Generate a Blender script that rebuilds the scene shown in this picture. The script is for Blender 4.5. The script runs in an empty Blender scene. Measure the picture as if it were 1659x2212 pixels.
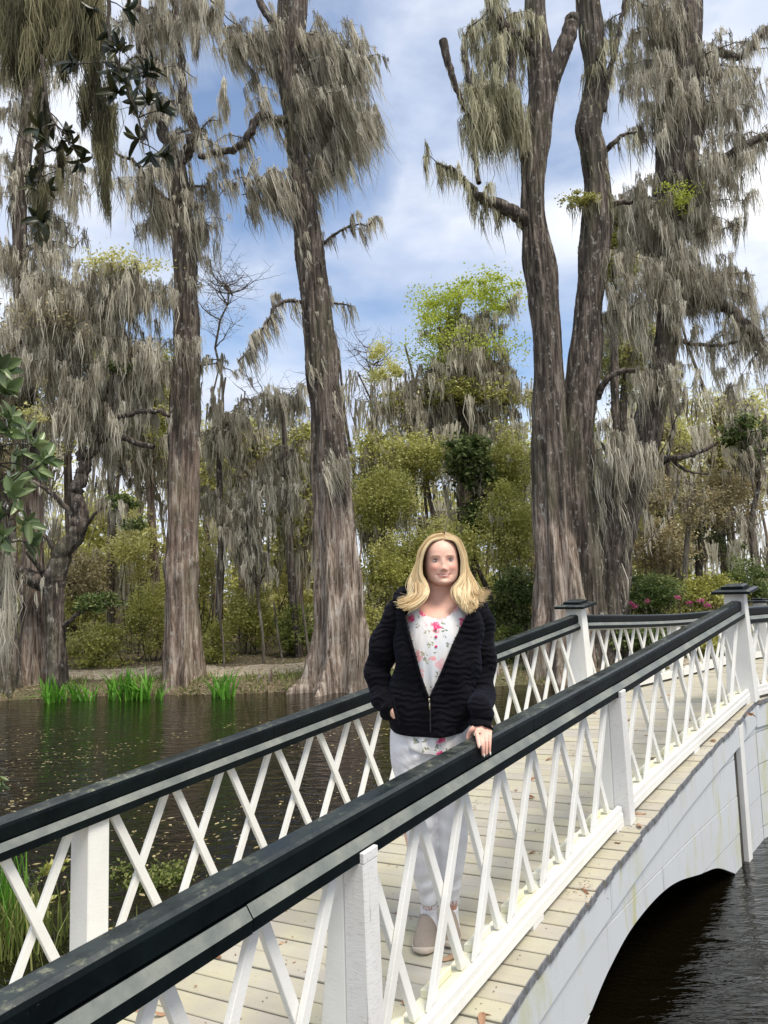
import bpy, bmesh, math, random
import numpy as np
from mathutils import Vector, Matrix, Euler
S = bpy.context.scene
C = S.collection
R = math.radians
rng = np.random.default_rng(11)
random.seed(5)
PI = math.pi

# ------------------------------------------------------------------ camera
CAMZ = 2.15
PITCH, ROLL, FPX, W0, H0 = R(6.0), R(-1.6), 1597.0, 1659.0, 2212.0
_f = np.array([0, math.cos(PITCH), math.sin(PITCH)])
_r0 = np.array([1.0, 0, 0]); _u0 = np.cross(_r0, _f)
_rt = _r0*math.cos(ROLL)+_u0*math.sin(ROLL)
_up = -_r0*math.sin(ROLL)+_u0*math.cos(ROLL)
cam_d = bpy.data.cameras.new('camera'); cam = bpy.data.objects.new('camera', cam_d); C.objects.link(cam)
cam_d.sensor_fit = 'VERTICAL'; cam_d.sensor_height = 24.0; cam_d.lens = 24.0*FPX/H0
cam_d.clip_start = 0.05; cam_d.clip_end = 2000
cam.matrix_world = Matrix([[_rt[0], _up[0], -_f[0], 0], [_rt[1], _up[1], -_f[1], 0], [_rt[2], _up[2], -_f[2], CAMZ], [0, 0, 0, 1]])
S.camera = cam

def at(x, y, Y):
    """photograph position (1659 x 2212 scale) at the distance Y in front of the camera -> point of the place"""
    d = _f+_rt*(x-W0/2)/FPX-_up*(y-H0/2)/FPX
    p = d*Y/d[1]
    return np.array([p[0], p[1], p[2]+CAMZ])

# ------------------------------------------------------------------ sky, sun, exposure
SUN_EL, SUN_AZ = 62, 140          # azimuth clockwise from +Y (straight ahead)
wd = bpy.data.worlds.new('World'); S.world = wd; wd.use_nodes = True
nt = wd.node_tree; nt.nodes.clear()
def nn(tree, t, **k):
    n = tree.nodes.new(t)
    for a, v in k.items():
        if a == 'ins':
            for i, x in v.items(): n.inputs[i].default_value = x
        else: setattr(n, a, v)
    return n
out = nn(nt, 'ShaderNodeOutputWorld'); bg = nn(nt, 'ShaderNodeBackground', ins={'Strength': 0.15})
sky = nn(nt, 'ShaderNodeTexSky', sky_type='NISHITA', sun_disc=False, sun_elevation=R(SUN_EL), sun_rotation=R(SUN_AZ), air_density=1.0, dust_density=0.6, ozone_density=1.5)
tc = nn(nt, 'ShaderNodeTexCoord'); mp = nn(nt, 'ShaderNodeMapping'); mp.inputs['Scale'].default_value = (1.0, 1.0, 2.2); mp.inputs['Location'].default_value = (3.35, 1.2, 0.4)
n1 = nn(nt, 'ShaderNodeTexNoise', ins={'Scale': 1.6, 'Detail': 7.0, 'Roughness': 0.55})
r1 = nn(nt, 'ShaderNodeValToRGB'); r1.color_ramp.elements[0].position = 0.31; r1.color_ramp.elements[1].position = 0.48
n2 = nn(nt, 'ShaderNodeTexNoise', ins={'Scale': 2.6, 'Detail': 5.0, 'Roughness': 0.5})
r2 = nn(nt, 'ShaderNodeValToRGB'); r2.color_ramp.elements[0].position = 0.38; r2.color_ramp.elements[1].position = 0.66
r2.color_ramp.elements[0].color = (3.5, 3.95, 4.9, 1); r2.color_ramp.elements[1].color = (5.8, 5.9, 6.1, 1)
mx = nn(nt, 'ShaderNodeMixRGB')
L = nt.links.new
L(tc.outputs['Generated'], mp.inputs['Vector']); L(mp.outputs[0], n1.inputs['Vector']); L(mp.outputs[0], n2.inputs['Vector'])
L(n1.outputs['Fac'], r1.inputs[0]); L(n2.outputs['Fac'], r2.inputs[0])
bd = nn(nt, 'ShaderNodeVectorMath', operation='DOT_PRODUCT'); _b = at(560, 265, 1.0)-np.array([0, 0, CAMZ]); _b /= np.linalg.norm(_b)
nrm_ = nn(nt, 'ShaderNodeVectorMath', operation='NORMALIZE'); L(tc.outputs['Generated'], nrm_.inputs[0]); L(nrm_.outputs[0], bd.inputs[0]); bd.inputs[1].default_value = tuple(_b)
n3 = nn(nt, 'ShaderNodeTexNoise', ins={'Scale': 9.0, 'Detail': 5.0}); L(tc.outputs['Generated'], n3.inputs['Vector'])
ad_ = nn(nt, 'ShaderNodeMath', operation='MULTIPLY_ADD', ins={1: .035}); L(n3.outputs['Fac'], ad_.inputs[0]); L(bd.outputs['Value'], ad_.inputs[2])
mr_ = nn(nt, 'ShaderNodeMapRange', ins={1: 1.000, 2: 1.014, 3: 1.0, 4: 0.08}); L(ad_.outputs[0], mr_.inputs[0])
mm_ = nn(nt, 'ShaderNodeMath', operation='MULTIPLY'); L(r1.outputs[0], mm_.inputs[0]); L(mr_.outputs[0], mm_.inputs[1])
L(mm_.outputs[0], mx.inputs[0]); L(sky.outputs[0], mx.inputs[1]); L(r2.outputs[0], mx.inputs[2]); L(mx.outputs[0], bg.inputs[0]); L(bg.outputs[0], out.inputs[0])
sd = bpy.data.lights.new('sun', 'SUN'); sd.energy = 3.0; sd.angle = R(24); sd.color = (1.0, 0.92, 0.80)
sun = bpy.data.objects.new('sun', sd); C.objects.link(sun)
_sd = Vector((math.sin(R(SUN_AZ))*math.cos(R(SUN_EL)), math.cos(R(SUN_AZ))*math.cos(R(SUN_EL)), math.sin(R(SUN_EL))))
sun.rotation_euler = _sd.to_track_quat('Z', 'Y').to_euler()
vs = S.view_settings; vs.view_transform = 'Standard'; vs.look = 'None'; vs.gamma = 1; vs.use_curve_mapping = False; vs.exposure = 0.42
S.cycles.max_bounces = 6; S.cycles.transparent_max_bounces = 4; S.cycles.diffuse_bounces = 3; S.cycles.glossy_bounces = 3; S.cycles.transmission_bounces = 3

# ------------------------------------------------------------------ helpers
def tag(o, label=None, cat=None, group=None, kind=None):
    if label: o['label'] = label
    if cat: o['category'] = cat
    if group: o['group'] = group
    if kind: o['kind'] = kind
    return o
def empty(name, loc, label, cat, group=None):
    o = bpy.data.objects.new(name, None); C.objects.link(o); o.location = loc; o.empty_display_size = .2
    return tag(o, label, cat, group)
def link(name, me, m=None, parent=None, smooth=False, kind=None):
    if m is not None:
        me.materials.clear()
        for q in (m if isinstance(m, (list, tuple)) else [m]): me.materials.append(q)
    o = bpy.data.objects.new(name, me); C.objects.link(o)
    if parent is not None:
        o.parent = parent
        o.matrix_parent_inverse = Matrix.Translation(-_wloc(parent))
    if smooth: me.polygons.foreach_set('use_smooth', [True]*len(me.polygons))
    if kind: o['kind'] = kind
    return o
def _wloc(o):
    # a top-level thing carries only a translation; its parts sit unmoved in world space
    return Vector(o.location) if o.parent is None else Vector((0, 0, 0))
def mesh(name, V, F, attr=None):
    """V (n,3); F either array (m,k) of equal polygons or a list"""
    me = bpy.data.meshes.new(name)
    if isinstance(F, np.ndarray):
        V = np.asarray(V, dtype=np.float32); k = F.shape[1]; m = len(F)
        me.vertices.add(len(V)); me.vertices.foreach_set('co', V.ravel())
        me.loops.add(m*k); me.loops.foreach_set('vertex_index', F.astype(np.int32).ravel())
        me.polygons.add(m); me.polygons.foreach_set('loop_start', np.arange(0, m*k, k, dtype=np.int32))
        me.update(calc_edges=True)
    else:
        me.from_pydata([tuple(map(float, v)) for v in V], [], [tuple(map(int, f)) for f in F]); me.update()
    if attr is not None:
        a = me.attributes.new('v', 'FLOAT', 'FACE'); a.data.foreach_set('value', np.asarray(attr, dtype=np.float32))
    return me
class MB:
    def __init__(s): s.v = []; s.f = []; s.mi = []
    def add(s, V, F, mi=0):
        b = len(s.v); s.v += [tuple(map(float, p)) for p in V]; s.f += [tuple(int(i)+b for i in f) for f in F]; s.mi += [mi]*len(F)
    def hexa(s, P, mi=0):   # 8 points: bottom ring 0-3, top ring 4-7
        s.add(P, [(0, 3, 2, 1), (4, 5, 6, 7), (0, 1, 5, 4), (1, 2, 6, 5), (2, 3, 7, 6), (3, 0, 4, 7)], mi)
    def build(s, name, m, parent=None, smooth=False, bevel=0, kind=None):
        me = mesh(name, s.v, s.f)
        o = link(name, me, m, parent, smooth, kind)
        if any(s.mi): me.polygons.foreach_set('material_index', s.mi)
        bm = bmesh.new(); bm.from_mesh(me); bmesh.ops.recalc_face_normals(bm, faces=bm.faces)
        if bevel: bmesh.ops.bevel(bm, geom=list(bm.edges), offset=bevel, segments=1, affect='EDGES', clamp_overlap=True)
        bm.to_mesh(me); bm.free()
        return o
def catmull(P, n):
    P = np.asarray(P, dtype=float); k = len(P)
    if k == 2: return np.array([P[0]+(P[1]-P[0])*t for t in np.linspace(0, 1, n+1)])
    E = np.vstack([2*P[0]-P[1], P, 2*P[-1]-P[-2]]); o = []
    for i in range(k-1):
        a, b, c, d = E[i:i+4]
        for t in np.linspace(0, 1, n, endpoint=False):
            o.append(.5*((2*b)+(c-a)*t+(2*a-5*b+4*c-d)*t*t+(-a+3*b-3*c+d)*t**3))
    o.append(P[-1]); return np.array(o)
def tube(P, rad, ns=8, flute=None, cap=True):
    """P (n,3), rad (n,) -> V,F (quads as arrays)"""
    P = np.asarray(P, float); rad = np.asarray(rad, float); n = len(P)
    T = np.gradient(P, axis=0); T /= np.linalg.norm(T, axis=1)[:, None]+1e-9
    ref = np.array([0, 1.0, 0]) if abs(T[0][1]) < .8 else np.array([1.0, 0, 0])
    U = np.zeros_like(P); u = np.cross(T[0], ref); u /= np.linalg.norm(u)
    for i in range(n):
        u = u-T[i]*(u@T[i]); u /= np.linalg.norm(u)+1e-9; U[i] = u
    Wv = np.cross(T, U); a = np.linspace(0, 2*PI, ns, endpoint=False)
    rr = rad[:, None]*np.ones((n, ns))
    if flute is not None: rr = rr*flute(np.linspace(0, 1, n)[:, None], a[None, :])
    V = P[:, None, :]+rr[..., None]*(np.cos(a)[None, :, None]*U[:, None, :]+np.sin(a)[None, :, None]*Wv[:, None, :])
    V = V.reshape(-1, 3)
    i = np.arange(n-1)[:, None]*ns; j = np.arange(ns)[None, :]; j2 = (j+1) % ns
    F = np.stack([i+j, i+j2, i+ns+j2, i+ns+j], -1).reshape(-1, 4)
    return V, F
def join(parts):
    V = []; F = []; b = 0
    for v, f in parts: V.append(v); F.append(f+b); b += len(v)
    return np.vstack(V), np.vstack(F)

# ------------------------------------------------------------------ materials
class M:
    def __init__(s, name, base=(.5, .5, .5), rough=.6, **k):
        s.m = bpy.data.materials.new(name); s.m.use_nodes = True; s.t = s.m.node_tree
        s.b = s.t.nodes['Principled BSDF']; s.set('Base Color', (*base, 1)); s.set('Roughness', rough)
        for a, v in k.items(): s.set(a.replace('_', ' '), v)
        s.tc = s.t.nodes.new('ShaderNodeTexCoord')
    def set(s, i, v): s.b.inputs[i].default_value = v
    def n(s, t, **k): return nn(s.t, t, **k)
    def l(s, a, b): s.t.links.new(a, b)
    def noise(s, scale=(1, 1, 1), sc=5., det=4., rough=.55, coord='Object', loc=None, dist=0):
        mp = s.n('ShaderNodeMapping'); mp.inputs['Scale'].default_value = scale
        if loc: mp.inputs['Location'].default_value = loc
        s.l(s.tc.outputs[coord], mp.inputs['Vector'])
        nz = s.n('ShaderNodeTexNoise', ins={'Scale': sc, 'Detail': det, 'Roughness': rough, 'Distortion': dist}); s.l(mp.outputs[0], nz.inputs['Vector'])
        s.lastmap = mp
        return nz.outputs['Fac']
    def ramp(s, fac, stops, interp='LINEAR'):
        r = s.n('ShaderNodeValToRGB'); r.color_ramp.interpolation = interp
        e = r.color_ramp.elements
        while len(e) < len(stops): e.new(.5)
        for q, (p, c) in zip(e, stops): q.position = p; q.color = (*c, 1) if len(c) == 3 else c
        s.l(fac, r.inputs[0]); return r.outputs[0]
    def mix(s, fac, a, b, mode='MIX'):
        x = s.n('ShaderNodeMixRGB', blend_type=mode)
        for i, q in ((0, fac), (1, a), (2, b)):
            if hasattr(q, 'links'): s.l(q, x.inputs[i])
            else: x.inputs[i].default_value = q if i == 0 else (*q, 1)
        return x.outputs[0]
    def math(s, op, a, b=None):
        x = s.n('ShaderNodeMath', operation=op)
        for i, q in ((0, a), (1, b)):
            if q is None: continue
            if hasattr(q, 'links'): s.l(q, x.inputs[i])
            else: x.inputs[i].default_value = q
        return x.outputs[0]
    def col(s, c): s.l(c, s.b.inputs['Base Color']); return s
    def bump(s, h, strength=.3, dist=.01, into=None):
        b = s.n('ShaderNodeBump', ins={'Strength': strength, 'Distance': dist}); s.l(h, b.inputs['Height']); s.l(b.outputs[0], s.b.inputs['Normal']); return s
    def attr(s, name='v'):
        a = s.n('ShaderNodeAttribute', attribute_name=name); return a.outputs['Fac']
    def rnd(s): return s.n('ShaderNodeObjectInfo').outputs['Random']

def white_paint(name, tint=(.80, .80, .77), grime=.5, mildew=0., streak=False, rough_wood=False):
    m = M(name, rough=.5)
    a = m.noise((1, 1, 1), 3.0, 6, .65)
    c = m.mix(m.ramp(a, [(.42, (0, 0, 0)), (.8, (grime, grime, grime))]), tint, (.56, .55, .49))
    fine = m.noise((1, 1, 1), 90, 3, .6)
    c = m.mix(m.ramp(fine, [(.66, (0, 0, 0)), (.75, (.55, .55, .55))]), c, (.36, .34, .30))
    if rough_wood:
        g = m.noise((30, 30, 160), 1.0, 4, .7, dist=.4)
        c = m.mix(m.ramp(g, [(.56, (0, 0, 0)), (.68, (.5, .5, .5))]), c, (.42, .39, .36))
        g2 = m.noise((60, 60, 5), 1.0, 3, .7)
        c = m.mix(m.ramp(g2, [(.62, (0, 0, 0)), (.72, (.5, .5, .5))]), c, (.22, .2, .19))
    if mildew:
        q = m.noise((1, 1, 1), 4.5, 5, .6, loc=(4, 2, 1))
        c = m.mix(m.ramp(q, [(.38, (0, 0, 0)), (.7, (mildew, mildew, mildew))]), c, (.66, .63, .30))
    if streak:
        c_before = c
        q = m.noise((6, 6, 1.3), 1.0, 6, .7, loc=(1.3, 2, 0), dist=.5)
        c = m.mix(m.ramp(q, [(.48, (0, 0, 0)), (.64, (.75, .75, .75))]), c, (.48, .47, .17))
        m2 = m.noise((1, 1, .7), 1.7, 4, .6, loc=(7, 1, 2)); c0_ = c_before
        c = m.mix(m.ramp(m2, [(.44, (0, 0, 0)), (.58, (1, 1, 1))]), c0_, c)
        q = m.noise((22, 22, 1.6), 1.0, 4, .65, loc=(3, 7, 0))
        c = m.mix(m.ramp(q, [(.60, (0, 0, 0)), (.74, (.5, .5, .5))]), c, (.33, .34, .36))
    m.col(c)
    h = m.noise((40, 40, 220) if rough_wood else (22, 22, 160), 1, 3, .6)
    m.bump(h, .35 if rough_wood else .25, .003)
    return m.m
MT = {}
MT['white'] = white_paint('white_paint')
MT['white_mildew'] = white_paint('white_paint_mildewed', tint=(.78, .77, .66), mildew=.55)
MT['white_rough'] = white_paint('white_paint_rough_sawn', tint=(.74, .74, .73), rough_wood=True)
MT['fascia'] = white_paint('white_paint_streaked', tint=(.60, .635, .66), grime=.35, streak=True)

def green_paint(name, sky_sheen=False):
    m = M(name, rough=.4); m.set('Specular IOR Level', .10 if not sky_sheen else .4)
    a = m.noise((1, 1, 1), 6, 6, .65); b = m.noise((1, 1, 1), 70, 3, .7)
    if sky_sheen:
        c = m.ramp(a, [(.3, (.10, .115, .107)), (.5, (.155, .172, .155)), (.72, (.25, .26, .22))])  # pale ledge tone: sky sheen and dust put into the paint colour
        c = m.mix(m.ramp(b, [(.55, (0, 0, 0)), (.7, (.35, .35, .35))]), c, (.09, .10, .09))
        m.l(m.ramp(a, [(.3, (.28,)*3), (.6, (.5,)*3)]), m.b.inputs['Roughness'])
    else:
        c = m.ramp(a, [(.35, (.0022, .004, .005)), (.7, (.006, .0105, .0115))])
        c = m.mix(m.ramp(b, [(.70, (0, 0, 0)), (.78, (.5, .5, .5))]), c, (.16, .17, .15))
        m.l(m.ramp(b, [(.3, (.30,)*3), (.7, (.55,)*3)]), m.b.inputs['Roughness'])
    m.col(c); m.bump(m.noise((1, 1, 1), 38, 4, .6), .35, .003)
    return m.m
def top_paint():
    m = M('dark_green_paint_patchy_top', rough=.35); m.set('Specular IOR Level', .6)
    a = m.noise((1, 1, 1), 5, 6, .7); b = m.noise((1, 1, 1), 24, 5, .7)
    c = m.ramp(a, [(.38, (.010, .015, .016)), (.60, (.028, .036, .034)), (.74, (.12, .14, .11))])  # dark with random paler patches, for the flat tops
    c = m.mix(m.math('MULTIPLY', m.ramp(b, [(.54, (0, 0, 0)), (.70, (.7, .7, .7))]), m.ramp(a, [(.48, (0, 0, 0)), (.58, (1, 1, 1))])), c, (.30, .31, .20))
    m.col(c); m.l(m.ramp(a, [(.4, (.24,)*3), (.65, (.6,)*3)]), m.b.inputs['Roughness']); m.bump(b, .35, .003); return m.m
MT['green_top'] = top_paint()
MT['green'] = green_paint('dark_green_paint'); MT['green_dusty_sheen'] = green_paint('dark_green_paint_dusty_sky_sheen', True)

def plank_mat(name, mil):
    m = M(name, rough=.75)
    rn = m.rnd()
    mpn = m.noise((1.2, 26, 26), 1.0, 5, .65, dist=.6)
    add = m.n('ShaderNodeVectorMath', operation='ADD'); comb = m.n('ShaderNodeCombineXYZ')
    m.l(m.math('MULTIPLY', rn, 37.0), comb.inputs[0]); m.l(m.math('MULTIPLY', rn, 91.0), comb.inputs[1])
    m.l(m.tc.outputs['Object'], add.inputs[0]); m.l(comb.outputs[0], add.inputs[1]); m.l(add.outputs[0], m.lastmap.inputs['Vector'])
    base = m.ramp(rn, [(0, (.40, .37, .31)), (.5, (.46, .425, .36)), (1, (.35, .325, .275))])
    c = m.mix(m.ramp(mpn, [(.36, (.55, .55, .55)), (.62, (0, 0, 0))]), base, (.36, .33, .275))
    w = m.n('ShaderNodeTexNoise', ins={'Scale': 3.1, 'Detail': 5., 'Roughness': .62}); geo = m.n('ShaderNodeNewGeometry')
    m.l(geo.outputs['Position'], w.inputs['Vector'])
    c = m.mix(m.ramp(w.outputs['Fac'], [(.46, (0, 0, 0)), (.66, (.42, .42, .42))]), c, (.42, .42, .40))
    w2 = m.n('ShaderNodeTexNoise', ins={'Scale': 2.3, 'Detail': 5., 'Roughness': .6}); m.l(add.outputs[0], w2.inputs['Vector'])
    c = m.mix(m.ramp(w2.outputs['Fac'], [(.40, (0, 0, 0)), (.62, (mil, mil, mil))]), c, (.60, .58, .30))
    sp = m.n('ShaderNodeTexNoise', ins={'Scale': 85., 'Detail': 2.}); m.l(add.outputs[0], sp.inputs['Vector'])
    c = m.mix(m.ramp(sp.outputs['Fac'], [(.68, (0, 0, 0)), (.74, (.7, .7, .7))]), c, (.14, .12, .10))
    m.col(c); m.bump(mpn, .4, .004); return m.m
MT['plank'] = plank_mat('weathered_deck_board', .3)
m = M('deck_board_end', rough=.7); m.col(m.ramp(m.noise((1, 1, 1), 25, 5, .7), [(.3, (.085, .09, .10)), (.7, (.21, .215, .225))])); MT['plank_end'] = m.m
m = M('black_metal', (.012, .012, .013), .5); MT['black'] = m.m
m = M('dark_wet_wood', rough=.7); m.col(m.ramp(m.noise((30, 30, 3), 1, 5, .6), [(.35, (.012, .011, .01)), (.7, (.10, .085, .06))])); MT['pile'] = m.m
# ------------------------------------------------------------------ the bridge frame
# nodes of the two railing lines (x, y, rail top, deck), heights from the water
ND = np.array([(-1.46, .57, -.87, -1.86), (-.033, 2.575, -.669, -1.585), (1.432, 4.55, -.468, -1.31), (3.034, 6.456, -.174, -1.03)])
NE = np.array([(3.034, 6.456, -.235, -1.03), (4.81, 8.17, -.27, -1.09), (6.75, 9.7, -.35, -1.17), (8.8, 11.1, -.50, -1.35)])
LD = np.array([(-2.78, 1.41, -1.07, -1.97), (-1.333, 3.403, -.834, -1.71), (.235, 5.5, -.593, -1.43), (1.883, 7.427, -.292, -1.14)])
LE = np.array([(1.883, 7.427, -.300, -1.14), (3.589, 9.35, -.401, -1.19), (5.602, 11.2, -.42, -1.17), (7.7, 12.8, -.58, -1.38)])
for q in (ND, NE, LD, LE): q[:, 2:] += CAMZ
OFF = [.24, .20, .17, .09, .14, .2, .2]
def cm(Q, s, ex0=None):
    i = int(min(max(math.floor(s), 0), 2)); t = s-i
    E = np.vstack([2*Q[0]-Q[1], Q, 2*Q[-1]-Q[-2]]); a, b, c, d = E[i:i+4]
    if s < 0: return Q[0]+(Q[1]-Q[0])*s
    return .5*((2*b)+(c-a)*t+(2*a-5*b+4*c-d)*t*t+(-a+3*b-3*c+d)*t**3)
def NN(s): return cm(ND, s) if s <= 3 else cm(NE, s-3)
def LL(s): return cm(LD, s) if s <= 3 else cm(LE, s-3)
def frame(s, sec=None):
    if sec == 1: a, b = cm(NE, s-3), cm(LE, s-3)
    elif sec == 0: a, b = cm(ND, s), cm(LD, s)
    else: a, b = NN(s), LL(s)
    return a, b
def G(s, t, h, side='N', rail=False, sec=None):
    """point: s along (in post bays), t metres across from that railing line towards the other one (N side),
    h above the deck (or from the rail top)"""
    a, b = frame(s, sec); w = b[:2]-a[:2]; ln = np.linalg.norm(w); u = w/ln
    if side == 'N': p = a[:2]+u*t; zt = a[3]+(b[3]-a[3])*t/ln; zr = a[2]
    else: p = b[:2]-u*t; zt = b[3]+(a[3]-b[3])*t/ln; zr = b[2]
    return np.array([p[0], p[1], (zr if rail else zt)+h])
def offs(s):
    i = min(int(max(s, 0)), 5); return OFF[i]+(OFF[i+1]-OFF[i])*(s-i) if s >= 0 else OFF[0]
bridge = empty('foot_bridge', tuple(G(1.5, .75, 0)), 'white arched timber footbridge with dark green handrails and crossed lattice railings', 'bridge')

# deck boards, each its own object
NPL = 150; S0, S1 = -.9, 5.95
L_tot = (S1-S0)*2.47; step = L_tot/NPL
for k in range(NPL):
    sa = S0+(S1-S0)*k/NPL; sb = S0+(S1-S0)*(k+1)/NPL; sc_ = (sa+sb)/2
    over = offs(sc_)+random.uniform(-.006, .008)
    p0 = G(sc_, -over, 0); p1 = G(sc_, 0, 0, 'L')+ (G(sc_, 0, 0, 'L')-G(sc_, .1, 0, 'L'))*1.0
    ax = p1-p0; ln = np.linalg.norm(ax); xd = ax/ln
    fw = G(sb, .6, 0)-G(sa, .6, 0); wN = np.linalg.norm((G(sb, 0, 0)-G(sa, 0, 0))); wL = np.linalg.norm((G(sb, 0, 0, 'L')-G(sa, 0, 0, 'L')))
    yd = fw-xd*(fw@xd); yd /= np.linalg.norm(yd); zd = np.cross(xd, yd)
    if zd[2] < 0: zd = -zd; yd = -yd
    wn = wN/2-.0042; wl = wL/2-.0042; th = .038
    V = [(0, -wn, -th), (ln, -wl, -th), (ln, wl, -th), (0, wn, -th), (0, -wn, 0), (ln, -wl, 0), (ln, wl, 0), (0, wn, 0)]
    b = MB(); b.hexa(V); o = b.build('plank', [MT['plank'], MT['plank_end']], bridge, bevel=.003)
    me = o.data
    for pl in me.polygons:
        if abs(pl.normal.x) > .7: pl.material_index = 1
    zj = random.uniform(-.002, .003); tilt = random.uniform(-.012, .012)
    Mx = Matrix([[xd[0], yd[0], zd[0], p0[0]], [xd[1], yd[1], zd[1], p0[1]], [xd[2], yd[2], zd[2], p0[2]+zj], [0, 0, 0, 1]]) @ Matrix.Rotation(tilt, 4, 'X')
    o.matrix_parent_inverse = Matrix.Identity(4)
    o.matrix_basis = Matrix.Translation(-bridge.location) @ Mx
# nail heads in pairs on each board
V = []; F = []
for k in range(NPL):
    sc_ = S0+(S1-S0)*(k+.5)/NPL
    for t in (.10, .75, 1.38, -.09):
        for d in (-.006, .006):
            if random.random() < .45: continue
            c = G(sc_+d+random.uniform(-.002, .002), t+random.uniform(-.012, .012), .0035)
            b0 = len(V); r_ = .0032
            V += [c+np.array([r_*math.cos(a), r_*math.sin(a), 0]) for a in np.linspace(0, 2*PI, 6, endpoint=False)]
            F.append(tuple(range(b0, b0+6)))
link('nail_heads', mesh('nail_heads', V, F), MT['black'], bridge, kind='stuff')

def sweep(name, prof, s0, s1, n, side, mats, idx=None, rail=True, sec=None, parent=bridge, smooth=False, closed=True, fz=None):
    """prof list of (t, h) closed loop swept along s"""
    b = MB(); k = len(prof); V = []
    for i in range(n+1):
        s = s0+(s1-s0)*i/n
        for (t, h) in prof: V.append(G(s, t, h+(fz(s) if fz else 0), side, rail, sec))
    F = []; mi = []
    for i in range(n):
        for j in range(k):
            F.append((i*k+j, i*k+(j+1) % k, (i+1)*k+(j+1) % k, (i+1)*k+j)); mi.append(idx[j] if idx else 0)
    F.append(tuple(range(k))[::-1]); F.append(tuple(range(n*k, (n+1)*k))); mi += [idx[-1] if idx else 0]*2
    me = mesh(name, V, F); o = link(name, me, mats, parent, smooth)
    me.polygons.foreach_set('material_index', mi)
    bm = bmesh.new(); bm.from_mesh(me); bmesh.ops.recalc_face_normals(bm, faces=bm.faces); bm.to_mesh(me); bm.free()
    return o
# handrail profile: rounded cap on a ledged moulding
cap_p = [(-.040, -.078), (-.046, -.070), (-.047, -.020), (-.042, -.008), (-.030, 0), (.030, 0), (.042, -.008), (.047, -.020), (.046, -.070), (.040, -.078)]
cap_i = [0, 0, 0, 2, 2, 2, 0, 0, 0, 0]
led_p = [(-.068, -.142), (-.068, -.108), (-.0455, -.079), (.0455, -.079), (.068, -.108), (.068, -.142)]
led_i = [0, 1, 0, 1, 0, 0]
MR = [MT['green'], MT['green_dusty_sheen'], MT['green_top']]
def handrail(side, s0, s1, sec):
    n = int((s1-s0)*12)
    # long lengths of rail joined end to end
    cuts = [s0]; 
    while cuts[-1] < s1-1.3: cuts.append(cuts[-1]+1.15+random.uniform(-.1, .1))
    cuts.append(s1)
    for a, b in zip(cuts[:-1], cuts[1:]):
        j = random.uniform(-.0012, .0012)
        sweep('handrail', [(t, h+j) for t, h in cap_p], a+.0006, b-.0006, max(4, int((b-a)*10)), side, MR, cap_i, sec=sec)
    o2 = [q+.42 for q in cuts[:-1]]; o2[0] = s0; o2.append(s1)
    for a, b in zip(o2[:-1], o2[1:]):
        j = random.uniform(-.001, .001)
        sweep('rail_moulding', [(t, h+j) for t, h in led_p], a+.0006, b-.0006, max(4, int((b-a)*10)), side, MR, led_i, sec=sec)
    sweep('rail_batten', [(-.022, -.156), (-.022, -.1425), (.022, -.1425), (.022, -.156)], s0, s1, n, side, MT['white'], sec=sec)
BAY = 2.47
gate = .10/BAY
for side in 'NL':
    handrail(side, -.9, 3-gate*.5, 0)
    handrail(side, 3+gate*.5, 5-gate*.5 if side == 'L' else 5.9, 1)
handrail('L', 5+gate*.5, 5.9, 1)
# sole board and outer board at the foot of the lattice
def chord(side, a, b, sec):
    sweep('sole_board', [(-.030, .045), (-.030, .085), (.065, .090), (.065, .045)] if side == 'N' else [(-.065, .045), (-.065, .09), (.03, .085), (.03, .045)], a, b, max(4, int((b-a)*12)), side, MT['white_mildew'], rail=False, sec=sec)
    if side == 'N':
        sweep('kick_board', [(-.062, .030), (-.062, .072), (-.056, .076), (-.056, .108), (-.0315, .112), (-.0315, .030)], a, b, max(4, int((b-a)*12)), side, MT['white'], rail=False, sec=sec)
    else:
        sweep('kick_board', [(-.062, .030), (-.062, .112), (-.0665, .112), (-.092, .108), (-.092, .03)], a, b, max(4, int((b-a)*12)), side, MT['white'], rail=False, sec=sec)
        sweep('kick_board', [(.0315, .028), (.0315, .108), (.055, .104), (.055, .028)], a, b, max(4, int((b-a)*12)), side, MT['white'], rail=False, sec=sec)
def slat(side, sb, st, tc_, w, th, sec, hb=.09):
    """one lattice slat from foot s=sb to head s=st; centred across at tc_"""
    b = MB(); ws = w/2/BAY
    P = []
    for (s, hh, rl) in ((sb, hb, False), (st, -.157, True)):
        for ds, dt in ((-ws, -th/2), (ws, -th/2), (ws, th/2), (-ws, th/2)):
            P.append(G(s+ds, tc_+dt, hh, side, rl, sec))
    b.hexa(P); return b.build('slat', MT['white'], bridge, bevel=.002)
def bay(side, a, b, n, sec):
    pw = .055/BAY; x0, x1 = a+pw+.008, b-pw-.008; pt = (x1-x0)/n; e = .021/BAY
    sg = 1 if side == 'N' else -1
    for i in range(n):
        xa, xb = x0+i*pt, x0+(i+1)*pt
        # outer layer leans one way, inner layer the other
        j = random.uniform(-.004, .004)
        slat(side, xa+e*1.3+j, xb-e*1.0, -sg*.0115*(1 if side == 'N' else -1), .040+random.uniform(-.002, .002), .021, sec)
        slat(side, xb-e*1.3-j, xa+e*1.0, sg*.0115*(1 if side == 'N' else -1), .040+random.uniform(-.002, .002), .021, sec)
        # filler block between the slat feet
        if side == 'N':
            m0 = (xa+xb)/2; b_ = MB(); q = pt*.26; P = []
            for hh in (.0905, .122):
                for ds, dt in ((-q, .027), (q, .027), (q, .062), (-q, .062)): P.append(G(m0+ds, dt, hh-(.0 if dt < .05 else .004), side, False, sec))
            b_.hexa(P); b_.build('filler_block', MT['white_mildew'], bridge, bevel=.003)
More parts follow.
